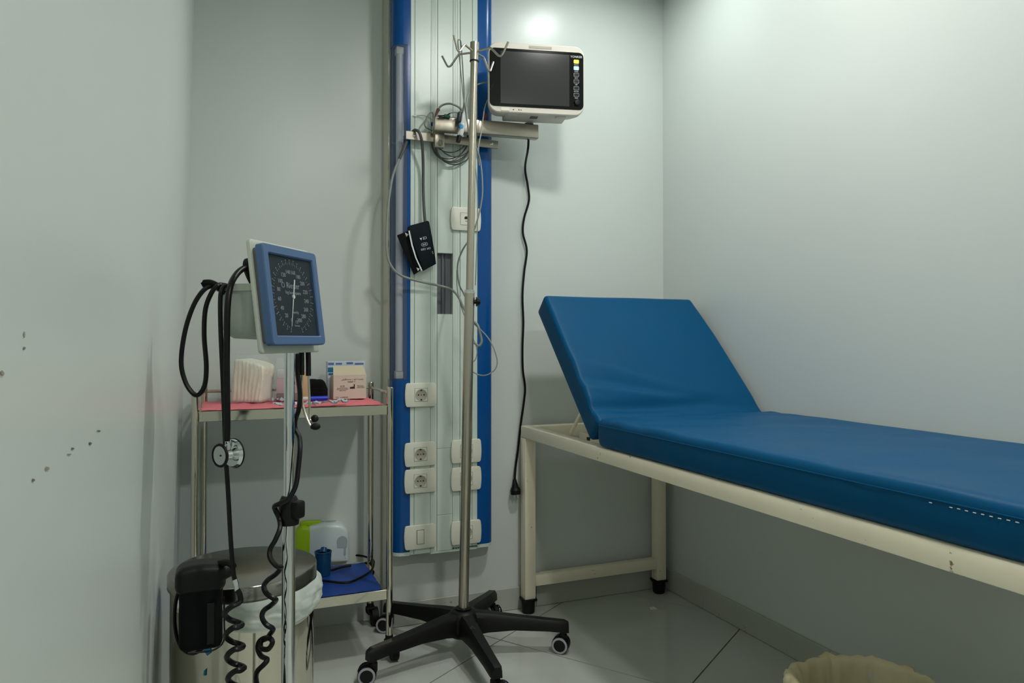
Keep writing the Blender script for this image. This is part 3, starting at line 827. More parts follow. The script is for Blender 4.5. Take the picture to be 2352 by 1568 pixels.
obj('loop_tube', B().tube([at(1078, 735, 2.43), at(1096, 750, 2.42), at(1118, 772, 2.41), at(1133, 797, 2.40), at(1142, 828, 2.40), at(1137, 848, 2.40), at(1118, 861, 2.40), at(1098, 860, 2.41), at(1078, 848, 2.42)], 0.0021, 8, 6)
    .tube([at(1049, 620, 2.42), at(1050, 660, 2.42), at(1058, 700, 2.42), at(1080, 760, 2.43), at(1095, 800, 2.42), at(1092, 825, 2.42), at(1078, 836, 2.42)], 0.0017, 8, 6), 'grey_cable', hose)

# dark cuff hanging from the rail by its tube
cuff = thing('pressure_cuff', on_y(955, 630, 2.43), 'dark navy folded pressure cuff hanging from the rail by its tube', 'pressure cuff')
MC = basis((0, 0, 0), (1, 0, 0), (0, 0, 1), (0, -1, 0))
def cpoly(pp, Y): return [(on_y(px, py, Y).x, on_y(px, py, Y).z) for px, py in pp]
obj('cuff_underlay', B().prism(cpoly(((912, 540), (945, 527), (976, 614), (951, 631)), 2.444), -2.450, -2.442, MC, bev=0.002), 'black_cloth', cuff)
obj('cuff_wrap', B().prism(cpoly(((936, 522), (941, 518), (978, 508), (981, 507), (985, 509), (991, 540), (997, 575), (1001, 606), (972, 622), (958, 585), (946, 555)), 2.434), -2.442, -2.428, MC, bev=0.003), 'cuff_cloth', cuff)
obj('stripe', B().prism(cpoly(((938, 530), (941, 529), (948, 562), (957, 592), (970, 620), (967.5, 622), (954, 592), (945, 564)), 2.4275), -2.4282, -2.4274, MC), 'print_white', cuff, smooth=0)
for pp in (((930, 534), (939, 538), (933.5, 544)), ((956, 614), (964, 617), (960, 623))):
    obj('arrow_mark', B().prism(cpoly(pp, 2.4275), -2.4425, -2.4415 if pp[0][0] < 940 else -2.4415, MC) if False else B().prism(cpoly(pp, 2.441), -2.4416, -2.4408, MC), 'print_white', cuff, smooth=0)
def cuff_m(px, py, rot):
    p = on_y(px, py, 2.4275)
    return basis((p.x, 2.4278, p.z), (1, 0, 0), (0, 0, 1), (0, -1, 0)) @ MX.Rotation(R(rot), 4, 'Z')
items = [('CE', 0.0125, cuff_m(975.5, 546, 195), 'CENTER'), ('CM 1203', 0.0095, cuff_m(978, 571, 193), 'CENTER'), ('A B', 0.006, cuff_m(994, 580, 108), 'CENTER')]
obj('lettering', text_b(items).prism([(-0.004, -0.004), (0.004, -0.004), (0, 0.004)], 0, 0.0004, cuff_m(967, 549, 195)), 'print_white', cuff, smooth=0, kind='stuff')
lg = cuff_m(975, 561, 195)
pts = [lg @ V((x, y, 0.0004)) for x, y in rrect(0.022, 0.0105, 0.005, 4)]
obj('logo', B().tube(pts, 0.0005, 6, 1, closed=True).span(-0.007, 0.007, -0.0006, 0.0006, 0, 0.0006, M=lg @ MX.Rotation(R(14), 4, 'Z')).span(-0.007, 0.007, -0.0006, 0.0006, 0, 0.0006, M=lg @ MX.Rotation(R(-14), 4, 'Z')), 'print_white', cuff, smooth=0)
obj('cuff_tube', B().tube([on_y(947, 304, 2.45), on_y(952, 299, 2.43), on_y(960, 301, 2.415), on_y(966, 312, 2.41), on_y(970, 335, 2.42), on_y(972, 380, 2.44), on_y(972, 430, 2.445), on_y(974, 480, 2.44), on_y(977, 514, 2.436)], 0.0052, 10, 6), 'dark_grey_cable', cuff)

# ------------------------------------------------------------------ drip stand
HUB = cam(-0.155, 2.345, 0)
iv = thing('drip_stand', HUB, 'steel drip stand with four hooks on a black five-leg castor base', 'drip stand')
obj('base_hub', B().lathe([(0, 0.06), (0.045, 0.062), (0.052, 0.085), (0.050, 0.125), (0.040, 0.138), (0.028, 0.142), (0, 0.142)], 32, MX.Translation(HUB)), 'black_plastic', iv)
obj('base_collar', B().lathe([(0.016, 0.142), (0.025, 0.1425), (0.026, 0.147), (0.0165, 0.149)], 28, MX.Translation(HUB)), 'black_plastic', iv)
def loft(b, secs):
    """secs: (matrix, half width top, half width bottom, z0, z1, chamfer)"""
    vs, fs = [], []
    for M, wt, wb, z0, z1, c in secs:
        for y, z in ((-wb, z0), (wb, z0), (wt + (wb - wt) * 0.15, z1 - c * 1.6), (wt - c, z1), (-wt + c, z1), (-wt - (wb - wt) * 0.15, z1 - c * 1.6)):
            vs.append(M @ V((0, y, z)))
    for k in range(len(secs) - 1):
        for i in range(6): fs.append((k * 6 + i, k * 6 + (i + 1) % 6, (k + 1) * 6 + (i + 1) % 6, (k + 1) * 6 + i))
    n = len(secs)
    fs += [(0, 1, 2, 3, 4, 5)[::-1], tuple(range((n - 1) * 6, n * 6))]
    b.raw(vs, fs)
    return b
CR = 0.027
for k in range(5):
    ang = R(218 + 72 * k)
    d = V((math.cos(ang) * CYW + math.sin(ang) * SY, -math.cos(ang) * SY + math.sin(ang) * CYW, 0))
    RL = 0.318 if k != 3 else 0.300
    side = V((-d.y, d.x, 0))
    MLg = lambda q: basis(HUB + d * q, d, side, (0, 0, 1))
    lb = B()
    loft(lb, [(MLg(0.02), 0.026, 0.030, 0.066, 0.137, 0.008), (MLg(0.08), 0.023, 0.026, 0.076, 0.132, 0.008), (MLg(0.16), 0.020, 0.022, 0.080, 0.121, 0.007),
              (MLg(RL - 0.05), 0.0175, 0.019, 0.074, 0.108, 0.006), (MLg(RL + 0.005), 0.0165, 0.018, 0.068, 0.102, 0.006), (MLg(RL + 0.018), 0.0135, 0.015, 0.066, 0.096, 0.006)])
    leg = obj('base_leg', lb, 'black_plastic', iv, smooth=30)
    cpos = HUB + d * RL
    # castor: hood, two wheels with pale rings; each swivels its own way
    txc, tzc = ((-1.0, -0.15), (0.8, -0.6), (-0.94, 0.30), (0.5, -0.86), (-1.0, 0.12))[k]
    tr = cam(txc, tzc, 0).normalized()
    trail = 0.006 if k == 2 else 0.018
    ax = V((tr.y, -tr.x, 0))
    c0 = cpos + tr * trail + V((0, 0, CR))
    cas = obj('castor_hood', B().cyl(cpos + V((0, 0, 0.045)), cpos + V((0, 0, 0.070)), 0.010, seg=14)
              .lathe([(0.0, -0.007), (CR * 1.04, -0.007), (CR * 1.04, 0.007), (0, 0.007)], 24, basis(c0, tr, V((0, 0, 1)), ax), a0=R(20), a1=R(200))
              .box((0, 0, 0), (0.026, 0.022, 0.028), 0.005, 2, M=basis(cpos + V((0, 0, 0.046)), tr, ax, (0, 0, 1))), 'black_plastic', leg)
    for sgn in (-1, 1):
        w0 = c0 + ax * (0.0085 * sgn); w1 = c0 + ax * (0.0205 * sgn)
        Mw = basis(c0, tr, V((0, 0, 1)), ax * 1.0)
        obj('castor_wheel', B().lathe([(0, 0.0075 * sgn), (CR - 0.002, 0.0075 * sgn), (CR, 0.010 * sgn), (CR, 0.0185 * sgn), (CR - 0.003, 0.0215 * sgn), (0, 0.0215 * sgn)], 30, Mw), 'black_gloss', leg)
        obj('wheel_ring', B().lathe([(CR * 0.70, 0.0214 * sgn), (CR * 0.72, 0.0232 * sgn), (CR * 0.92, 0.0226 * sgn), (CR * 0.935, 0.020 * sgn)], 30, Mw), 'wheel_ring', leg)
obj('base_mark', B().tube([HUB + cam(0.033, -0.11, 0) + V((0, 0, 0.1295)), HUB + cam(0.046, -0.128, 0) + V((0, 0, 0.1278)), HUB + cam(0.030, -0.122, 0) + V((0, 0, 0.1285))], 0.0008, 5, 1, closed=True), 'print_dim', iv)
PB, PT = HUB + V((0, 0, 0.140)), at(1090, 98, 2.345)
PJ = PB + (PT - PB) * ((1.152 - 0.14) / (PT.z - 0.14))
pdir = (PT - PB).normalized()
obj('lower_pole', B().cyl(PB, PJ, 0.0163, seg=28), 'steel', iv)
obj('upper_pole', B().cyl(PJ, PT - pdir * 0.055, 0.0120, seg=24), 'steel', iv)
obj('pole_collar', B().cyl(PJ - pdir * 0.003, PJ + pdir * 0.003, 0.0172, seg=28).cyl(PJ + pdir * 0.004, PJ + pdir * 0.007, 0.0165, seg=28), 'chrome', iv)
obj('top_cap', B().cyl(PT - pdir * 0.058, PT, 0.0142, seg=24), 'steel', iv)
obj('cap_ring', B().cyl(PT - pdir * 0.062, PT - pdir * 0.058, 0.0146, seg=24), 'black_rubber', iv)
kd = cam(1, 0.2, 0).normalized()
kp = PJ - pdir * 0.030
obj('lock_knob', B().cyl(kp + kd * 0.014, kp + kd * 0.024, 0.007, seg=14).cyl(kp + kd * 0.022, kp + kd * 0.034, 0.016, 0.010, 8), 'black_plastic', iv)
for k in range(4):
    a = R(-28 + 90 * k)
    hd = cam(math.cos(a), math.sin(a), 0).normalized()
    q = PT - pdir * 0.031
    obj('hook', B().tube([q + hd * 0.008, q + hd * 0.05 + V((0, 0, 0.003)), q + hd * 0.062 + V((0, 0, 0.001)), q + hd * 0.088 + V((0, 0, -0.026)), q + hd * 0.098 + V((0, 0, -0.029)), q + hd * 0.105 + V((0, 0, -0.024)), q + hd * 0.124 + V((0, 0, 0.010))], 0.0034, 8, 4), 'steel', iv)

# ------------------------------------------------------------------ steel trolley
TX0, TX1, TY0, TY1 = -0.047, 0.513, 2.272, 2.572
cart = thing('steel_trolley', ((TX0 + TX1) / 2, (TY0 + TY1) / 2, 0), 'two-shelf chrome steel trolley standing in the back left corner', 'trolley')
for px_ in (TX0, TX1):
    for y in (TY0, TY1):
        x = px_ + (0.020 if (px_ == TX0 and y == TY1) else 0.0)
        post = obj('post', B().cyl((x, y, 0.080), (x, y, 0.849), 0.0105, seg=20).lathe([(0.0105, 0.849), (0.009, 0.852), (0, 0.853)], 20, MX.Translation((x, y, 0))), 'mirror_steel', cart)
        obj('castor', B().cyl((x, y, 0.062), (x, y, 0.080), 0.012, seg=14).box((x, y, 0.056), (0.030, 0.026, 0.022), 0.004)
            .cyl((x + 0.014 - 0.010, y, 0.031), (x + 0.014 + 0.012, y, 0.031), 0.031, seg=24).box((x + 0.004, y + 0.004, 0.052), (0.028, 0.034, 0.026), 0.004), 'black_rubber', post)
for nm, zt in (('top_tray', 0.795), ('bottom_tray', 0.222)):
    bt = B().span(TX0 + 0.008, TX1 - 0.008, TY0 - 0.006, TY1 + 0.006, zt - 0.004, zt, 0.0)
    for x in (TX0 + 0.011, TX1 - 0.011): bt.span(x - 0.0012, x + 0.0012, TY0 - 0.006, TY1 + 0.006, zt - 0.028, zt - 0.0005)
    for y in (TY0 - 0.007, TY1 + 0.007): bt.span(TX0 + 0.010, TX1 - 0.010, y - 0.0014, y + 0.0014, zt - 0.029, zt + 0.001, 0.001, 1)
    obj('tray', bt, 'mirror_steel', cart, smooth=0)
obj('guard_rail', B().cyl((TX1, TY0, 0.833), (TX1, TY1, 0.833), 0.0052, seg=14), 'mirror_steel', cart)
obj('guard_rail', B().cyl((TX0, TY0, 0.833), (TX0 + 0.020, TY1, 0.833), 0.0052, seg=14), 'mirror_steel', cart)
obj('guard_rail', B().cyl((TX0, TY1, 0.833), (TX1, TY1, 0.833), 0.0052, seg=14), 'mirror_steel', cart)

def sheet(name, x0, x1, y0, y1, z, m, label, cat, amp, seed, edge=0.006, thick=0.0012, frontdrop=0.0):
    def top(u, v):
        ex = noise.noise(V((v * 9, seed, 1))) * edge if u in (0.0, 1.0) else 0
        ey = noise.noise(V((u * 12, seed, 5))) * edge if v in (0.0, 1.0) else 0
        x = x0 + (x1 - x0) * u + ex; y = y0 + (y1 - y0) * v + ey
        w = amp * (0.5 + 0.5 * noise.noise(V((u * 7, v * 5, seed)))) + amp * 0.7 * abs(noise.noise(V((u * 15, v * 9, seed + 4))))
        edge_f = min(1.0, 0.12 + v * 4.0)
        return V((x, y, z + 0.0008 + w * edge_f))
    nu, nv = 60, 30
    bb = B(); bb.grid(top, nu, nv)
    bb.grid(lambda u, v: top(u, v) - V((0, 0, thick)), nu, nv)
    return single(name, bb, m, label, cat, smooth=60, fix=False)
sheet('pink_liner_sheet', TX0 + 0.016, TX1 - 0.018, TY0 - 0.003, TY1 - 0.010, 0.7965, 'pink_sheet', 'crumpled pink liner sheet covering the top shelf of the trolley', 'sheet', 0.005, 3)
sheet('blue_liner_sheet', TX0 + 0.016, TX1 - 0.022, TY0 - 0.004, TY1 - 0.012, 0.2235, 'blue_sheet', 'blue liner sheet covering the bottom shelf of the trolley', 'sheet', 0.0022, 9)

# things on the top shelf
ZS = 0.803
def put(px, py, z): return on_z(px, py, z)
g0 = put(570, 924, ZS)
gz = thing('gauze_pack', (g0.x, g0.y, ZS), 'bulky pack of folded white gauze in clear wrap on the trolley', 'gauze', R(-24))
def gz_fn(c):
    n1 = noise.noise(V((c.x * 30, c.y * 30, c.z * 18))) * 0.003
    lean = (c.z + 0.06) * 0.06
    k = max(0.0, min(1.0, (c.z + 0.02) / 0.07)); k = k * k * (3 - 2 * k)
    dome = k * (0.008 * (1 - (c.x / 0.05) ** 2) - c.x * 0.22)
    ply = 0.0016 * math.sin(c.x * 520 + 3 * noise.noise(c * 20)) * (1 - k * 0.6)
    return (n1 + lean, n1 + ply, dome + noise.noise(V((c.x * 40, c.y * 40, 1))) * 0.002)
bb = B(); bb.merge(cushion(0.098, 0.100, 0.122, 0.010, 40, 10, 14, gz_fn), MX.Translation((0, 0.03, 0.063)))
obj('gauze_stack', bb, 'gauze', gz, world=False, smooth=60)
def wr(u, v):
    a = 2 * math.pi * u
    r = (0.062 + 0.004 * noise.noise(V((math.cos(a) * 3, math.sin(a) * 3, v * 6)))) * (1.0 if v < 0.75 else 1.0 - (v - 0.75) * 1.5)
    sx, sy = math.cos(a), math.sin(a)
    k = 1 / max(abs(sx), abs(sy)) ** 0.7
    return V((r * sx * k - 0.006, 0.03 + r * sy * k * 1.06, 0.002 + 0.148 * v + 0.004 * noise.noise(V((sx * 4, sy * 4, v * 3)))))
bb = B(); bb.grid(wr, 36, 14, close_u=True)
obj('plastic_wrap', bb, 'bag_clear', gz, world=False, smooth=60, fix=False)

p0 = put(668, 919, ZS)
pk = thing('tissue_pack', (p0.x, p0.y, ZS), 'pink and white printed pack in clear plastic behind the gauge pole', 'packet', R(-6))
obj('pack_base', B().box((0, 0, 0.012), (0.090, 0.040, 0.024), 0.003), 'pack_maroon', pk, world=False)
obj('pack_middle', B().box((0, 0, 0.048), (0.089, 0.039, 0.048), 0.003), 'pack_pink', pk, world=False)
obj('pack_top', B().box((0, 0, 0.086), (0.088, 0.038, 0.030), 0.005), 'pack_white', pk, world=False)
obj('lettering', text_b([('sterile tissue', 0.008, basis((0, -0.0197, 0.082), (1, 0, 0), (0, 0, 1), (0, -1, 0)), 'CENTER'), ('U.S', 0.016, basis((0.014, -0.0202, 0.056), (1, 0, 0), (0, 0, 1), (0, -1, 0)), 'CENTER')]), 'print_black', pk, world=False, smooth=0, kind='stuff')
def wr2(u, v):
    a = 2 * math.pi * u; sx, sy = math.cos(a), math.sin(a)
    k = 1 / max(abs(sx), abs(sy)) ** 0.8
    q = 1.0 if v < 0.7 else 1 - (v - 0.7) * 0.8
    return V((0.052 * sx * k * (0.6 + 0.4 * q), 0.026 * sy * k * q, 0.001 + 0.136 * v + 0.004 * noise.noise(V((sx * 5, sy * 5, v * 5)))))
bb = B(); bb.grid(wr2, 36, 12, close_u=True)
obj('plastic_bag', bb, 'bag_clear', pk, world=False, smooth=60, fix=False)

p0 = put(699, 919, ZS)
single('beige_tape_roll_box', B().box((p0.x, p0.y, ZS + 0.048), (0.026, 0.03, 0.095), 0.002, M=None), 'tape_beige', 'slim upright beige carton standing behind the gauge pole', 'carton')
p0 = put(733, 917, ZS)
dv = thing('glucose_meter_pouch', (p0.x, p0.y - 0.005, ZS), 'black rounded pouch lying against the cartons on the trolley', 'pouch', R(-12))
bb = B(); bb.merge(cushion(0.075, 0.040, 0.066, 0.014, 6, 4, 6, lambda c: (-0.010 * max(0, c.z) / 0.03 if c.x > 0 else 0, 0, 0.003 * noise.noise(c * 30))), MX.Translation((-0.012, 0.01, 0.034)))
obj('pouch_body', bb, 'black_cloth', dv, world=False, smooth=50)
obj('zip', B().tube([(-0.045, -0.009, 0.034), (-0.01, -0.0105, 0.036), (0.022, -0.009, 0.034)], 0.0012, 6, 4), 'black_gloss', dv, world=False)
p0 = put(731, 921, ZS)
mk = thing('blue_marker', (p0.x, p0.y, ZS), 'thick blue marker pen lying in front of the black pouch', 'marker', R(3))
obj('barrel', B().cyl((-0.052, 0, 0.0085), (-0.025, 0, 0.0085), 0.0075, seg=18), 'pack_white', mk, world=False)
obj('cap', B().cyl((-0.025, 0, 0.0085), (0.029, 0, 0.0085), 0.0085, 0.008, 18), 'marker_blue', mk, world=False)

p0 = put(804, 916, ZS)
CWd, CHt, CDp = 0.109, 0.079, 0.045
ct = thing('white_carton', (p0.x, p0.y + 0.002, ZS), 'cream carton with dark lettering and tucked gable flap on the trolley', 'carton', R(1.5))
obj('carton_body', B().box((0, CDp / 2, CHt / 2), (CWd, CDp, CHt), 0.0008, 1), 'carton', ct, world=False, smooth=0)
vs = [(-CWd / 2, 0, CHt), (CWd / 2, 0, CHt), (CWd / 2 - 0.008, 0.016, CHt + 0.031), (-CWd / 2 + 0.002, 0.016, CHt + 0.031)]
obj('flap', B().raw(vs + [(x, y + 0.0012, z) for x, y, z in vs], [(0, 1, 2, 3), (7, 6, 5, 4), (0, 4, 5, 1), (1, 5, 6, 2), (2, 6, 7, 3), (3, 7, 4, 0)]), 'carton_top', ct, world=False, smooth=0)
CF = lambda x, z: basis((x, -0.0003, z), (1, 0, 0), (0, 0, 1), (0, -1, 0))
fa1 = '\uFBFD\uFEE0\uFEF4\uFEC4\uFE98\uFEB4\uFEE3 - \uFEAA\uFEF4\uFEDF \uFE96\uFEB4\uFB7C'
fa2 = '\uFEEA\uFECC\uFEC4\uFED7 \u06F1\u06F0\u06F0'
tx = [(fa1, 0.0085, CF(0.008, 0.066), 'CENTER'), (fa2, 0.0085, CF(0.006, 0.0575), 'CENTER'),
      ('LUMENIA', 0.0062, CF(-0.019, 0.006), 'CENTER'), ('Pharmatec', 0.0052, CF(0.035, 0.0425), 'CENTER'), ('medical devices', 0.0040, CF(0.036, 0.0375), 'CENTER'),
      ('LOT 1402', 0.0036, CF(-0.025, 0.0445), 'CENTER'), ('EXP 1405', 0.0036, CF(-0.025, 0.0405), 'CENTER'), ('keep dry and cool place', 0.0036, CF(-0.025, 0.0365), 'CENTER'),
      ('do not use if pack is open', 0.0036, CF(-0.025, 0.0325), 'CENTER'), ('single use only', 0.0036, CF(-0.025, 0.0285), 'CENTER')]
tb = text_b(tx, 0.0002)
tb.prism([(0, 0), (0.016, 0), (0.016, 0.0145), (0.0125, 0.0145), (0.0125, 0.006), (0.0095, 0.008), (0.0095, 0.0055), (0.0065, 0.0075), (0.0065, 0.005), (0.0032, 0.007), (0.0032, 0.0045), (0, 0.006)], 0, 0.0003, CF(0.0, 0.034))
for dx in (0, 0.0052): tb.tube([CF(-0.045 + dx, 0.006) @ V((x, y, 0)) for x, y in rrect(0.0046, 0.0046, 0.0006, 1)], 0.0003, 4, 1, closed=True)
obj('lettering', tb, 'print_black', ct, world=False, smooth=0, kind='stuff')
bx = thing('blue_print_carton', (p0.x - 0.004, min(p0.y + 0.065, TY1 - 0.022), ZS), 'pale carton with blue print standing behind the cream carton', 'carton', R(1))
obj('carton_body', B().box((0, 0, 0.062), (0.126, 0.03, 0.124), 0.0008, 1), 'carton_blue', bx, world=False, smooth=0)
obj('print_bands', B().span(-0.062, -0.038, -0.0156, -0.0149, 0.088, 0.104).span(-0.060, -0.045, -0.0156, -0.0149, 0.078, 0.085), 'teal_print', bx, world=False, smooth=0)
obj('print_lines', B().span(-0.061, -0.042, -0.0156, -0.0149, 0.112, 0.120).span(-0.036, -0.015, -0.0156, -0.0149, 0.113, 0.119).span(0.0, 0.022, -0.0156, -0.0149, 0.114, 0.121).span(0.028, 0.058, -0.0156, -0.0149, 0.112, 0.118), 'blue_print', bx, world=False, smooth=0)
# loose sachets
for k, (px, py, w, h, rz_, lb) in enumerate(((640, 919, 0.05, 0.035, 20, 'small clear sachet leaning beside the gauze pack'), (650, 929, 0.055, 0.03, -8, 'crumpled clear sachet in front of the gauge pole'),
                                             (700, 929, 0.06, 0.03, 6, 'clear sachet lying between the gauge pole and the ear tubes'), (748, 925, 0.07, 0.028, -10, 'clear sachet lying in front of the blue marker'),
                                             (782, 923, 0.05, 0.024, 14, 'long clear sachet lying in front of the cream carton'))):
    c = put(px, py, ZS + 0.006)
    def sf(u, v, k=k, w=w, h=h):
        return V(((u - 0.5) * w, (v - 0.5) * h, 0.004 + 0.014 * abs(noise.noise(V((u * 4, v * 3, k * 3.1)))) + 0.003 * math.sin(u * 9 + k)))
    bb = B()
    Mq = MX.Translation((c.x, c.y, ZS + 0.002)) @ MX.Rotation(R(rz_), 4, 'Z')
    bb.grid(lambda u, v: Mq @ sf(u, v), 12, 8); bb.grid(lambda u, v: Mq @ (sf(u, v) - V((0, 0, 0.0008))), 12, 8)
    single('sachet', bb, 'sachet', lb, 'sachet', group='loose sachets on the trolley', smooth=30, fix=False)

# things on the bottom shelf
ZB = 0.2275
n0 = put(762, 1291, ZB)
nb = thing('nebulizer', (n0.x, n0.y + 0.04, ZB), 'white nebulizer with a lime green end on the bottom shelf', 'nebulizer', R(-8))
pr = [(-0.075, 0.0), (0.062, 0.0), (0.066, 0.012), (0.064, 0.075)] + arc(0.018, 0.088, 0.046, 0, 80, 6) + [(-0.02, 0.140), (-0.045, 0.136), (-0.075, 0.128)]
bb = B(); bb.prism(pr, -0.055, 0.055, basis((0, 0, 0), (1, 0, 0), (0, 0, 1), (0, -1, 0)), bev=0.016, bseg=5)
body = obj('casing', bb, 'nebulizer_white', nb, world=False, smooth=35)
obj('side_recess', B().prism(arc(0.040, 0.075, 0.018, 0, 180, 10) + [(0.024, 0.052), (0.056, 0.052)], 0.0548, 0.0560, basis((0, 0, 0), (1, 0, 0), (0, 0, 1), (0, -1, 0))), 'nebulizer_grey', body, world=False, smooth=0)
obj('side_slot', B().span(0.046, 0.053, -0.0565, -0.0548, 0.026, 0.052), 'nebulizer_grey', body, world=False, smooth=0)
obj('top_groove', B().span(-0.03, 0.02, -0.03, -0.027, 0.1385, 0.1425).span(-0.03, 0.03, 0.01, 0.013, 0.1385, 0.1415), 'nebulizer_grey', body, world=False, smooth=0)
obj('green_end', B().prism([(-0.118, 0.0), (-0.066, 0.0), (-0.062, 0.112), (-0.066, 0.128), (-0.095, 0.136), (-0.118, 0.12)], -0.056, 0.056, basis((0, 0, 0), (1, 0, 0), (0, 0, 1), (0, -1, 0)), bev=0.014, bseg=4)
    .span(-0.10, -0.03, -0.035, -0.022, 0.130, 0.146, 0.004), 'lime', nb, world=False, smooth=35)
c0 = put(744, 1323, ZB)
cp = thing('medicine_cup', (c0.x, c0.y + 0.02, ZB), 'dark translucent blue medicine cup in front of the nebulizer', 'cup')
obj('cup_body', B().lathe([(0, 0.0), (0.024, 0.0), (0.027, 0.075), (0.0255, 0.075), (0.0225, 0.003), (0, 0.003)], 28), 'cup_blue', cp, world=False)
obj('cup_rim', B().torus(MX.Translation((0, 0, 0.075)), 0.0265, 0.0022), 'cup_blue', cp, world=False)
obj('cup_spout', B().cyl((0.0, 0, 0.07), (0.004, 0.01, 0.084), 0.013, 0.010, 16), 'cup_blue', cp, world=False)
zc_ = ZB + 0.0055
single('nebulizer_cable', B().tube([put(690, 1330, zc_), put(740, 1333, zc_), put(790, 1338, zc_), put(820, 1330, zc_), put(850, 1312, zc_), put(858, 1297, zc_ + 0.001), put(856, 1285, zc_), put(835, 1277, zc_), put(812, 1274, zc_)], 0.0038, 8, 6)
       .tube([put(756, 1310, zc_), put(768, 1307, zc_), put(785, 1302, zc_), put(806, 1298, zc_)], 0.0042, 8, 5), 'black_hose', 'black cable looped on the blue sheet of the bottom shelf', 'cable')

# ------------------------------------------------------------------ pedal bin with its lid and bag
BC = cam(-0.5485, 1.505, 0)
BR, BH = 0.1405, 0.515
pb = thing('pedal_bin', BC, 'round polished steel pedal bin with flat lid beside the left wall', 'bin')
MBn = MX.Translation(BC)
obj('bin_body', B().lathe([(0, 0.012), (BR - 0.004, 0.012), (BR - 0.002, 0.016), (BR - 0.002, BH - 0.004), (BR - 0.005, BH - 0.004), (BR - 0.005, 0.02), (0, 0.02)], 64, MBn), 'mirror_steel', pb)
obj('base_ring', B().lathe([(0, 0.0), (BR - 0.002, 0.0), (BR + 0.001, 0.004), (BR + 0.001, 0.030), (BR - 0.0015, 0.032), (0, 0.012)], 64, MBn), 'black_plastic', pb)
obj('lid', B().lathe([(BR + 0.0005, BH - 0.004), (BR + 0.003, BH - 0.003), (BR + 0.003, BH + 0.019), (BR + 0.0005, BH + 0.0225), (BR - 0.004, BH + 0.0235), (0.06, BH + 0.0255), (0, BH + 0.026)], 72, MBn), 'brushed_lid', pb)
pdn = cam(0.25, -1, 0).normalized()
obj('pedal', B().box((0, 0, 0), (0.06, 0.05, 0.008), 0.003, 2, M=basis(BC + pdn * (BR + 0.018) + V((0, 0, 0.02)), (-pdn.y, pdn.x, 0), pdn, (0, 0, 1))), 'black_plastic', pb)
def bag_len(a): return 0.024 + 0.042 * max(0.0, math.sin((a - 0.02) * math.pi)) ** 0.7 * (0.55 + 0.75 * a)
def bag(u, v):
    A = R(-128 + 165 * u) - YAW          # from the front left round to the right
    ln_ = bag_len(u)
    w = 0.004 * noise.noise(V((u * 14, v * 3, 0))) + 0.003 * noise.noise(V((u * 30, v * 8, 4)))
    rr = BR + 0.003 + 0.0022 * math.sin(u * 55 + 4 * noise.noise(V((u * 5, 1, 1)))) * math.sin(math.pi * v) + (0.013 * math.sin(math.pi * min(1, v * 0.93)) ** 0.8) * (0.10 + 1.05 * u * u) + w * math.sin(math.pi * v)
    top = BH - 0.006 + 0.004 * noise.noise(V((u * 9, 2, 2))) 
    if v > 0.94: rr = BR + 0.0025
    return BC + V((rr * math.cos(A), rr * math.sin(A), top - ln_ * v))
bb = B(); bb.grid(bag, 70, 20)
obj('liner_bag', bb, 'bag_white', pb, smooth=60, fix=False, label='white plastic liner bulging out below the lid')
def bin_pt(px, py, off=0.0):
    r, _ = ray(px, py)
    ox, oy = -BC.x, -BC.y
    a = r.x ** 2 + r.y ** 2; bq = 2 * (r.x * ox + r.y * oy); c = ox * ox + oy * oy - (BR + off) ** 2
    t = (-bq - math.sqrt(max(0, bq * bq - 4 * a * c))) / (2 * a)
    return E + r * t
for pp in (((470, 1476), (482, 1478), (484, 1500), (476, 1506), (467, 1492)), ((468, 1540), (473, 1536), (472, 1552), (467, 1550))):
    P = [bin_pt(x, y, -0.0012) for x, y in pp]; Q = [bin_pt(x, y, 0.0002) for x, y in pp]; n = len(P)
    obj('tape_scrap', B().raw(P + Q, [tuple(range(n)), tuple(range(n, 2 * n))[::-1]] + [(k, (k + 1) % n, n + (k + 1) % n, n + k) for k in range(n)]), 'tape_blue', pb, smooth=0)

# ------------------------------------------------------------------ aneroid pressure gauge on its stand
GP = at(664, 1000, 1.235); GP.z = 0
gs = thing('pressure_gauge_stand', GP, 'large square blue-rimmed pressure gauge on a chrome stand', 'pressure gauge')
na, nn = cam(0.256, 0.967, 0).normalized(), cam(0.967, -0.256, 0).normalized()
tl = R(7.5)
gu = V((0, 0, 1)) * math.cos(tl) - nn * math.sin(tl)
gn = nn * math.cos(tl) + V((0, 0, 1)) * math.sin(tl)
GC = cam(-0.3564, 1.2, 1.071)
MG = basis(GC, na, gu, gn)           # x along the face, y up, z out of the dial
S = 0.160
obj('back_plate', B().prism(rrect(0.176, 0.180, 0.006, 3), -0.026, -0.019, MG @ MX.Translation((0.007, -0.0005, 0)), bev=0.0015), 'gauge_plate', gs)
obj('gauge_case', B().prism(rrect(S - 0.008, S - 0.008, 0.006, 3), -0.0188, -0.004, MG), 'gauge_side', gs)
fr = B()
so, si = rrect(S, S, 0.006, 3), rrect(S - 0.030, S - 0.030, 0.002, 3)
n = len(so); vs = []
for ring, z in ((so, -0.011), (so, 0.000), ([(x * 0.985, y * 0.985) for x, y in so], 0.002), ([(x * 1.03, y * 1.03) for x, y in si], 0.002), (si, 0.0), (si, -0.006)):
    vs += [(x, y, z) for x, y in ring]
fs = [(k * n + i, k * n + (i + 1) % n, (k + 1) * n + (i + 1) % n, (k + 1) * n + i) for k in range(5) for i in range(n)]
fs += [(5 * n + i, 5 * n + (i + 1) % n, (i + 1) % n, i) for i in range(n)]
obj('frame', fr.raw(vs, fs, MG), 'gauge_blue', gs, smooth=30)
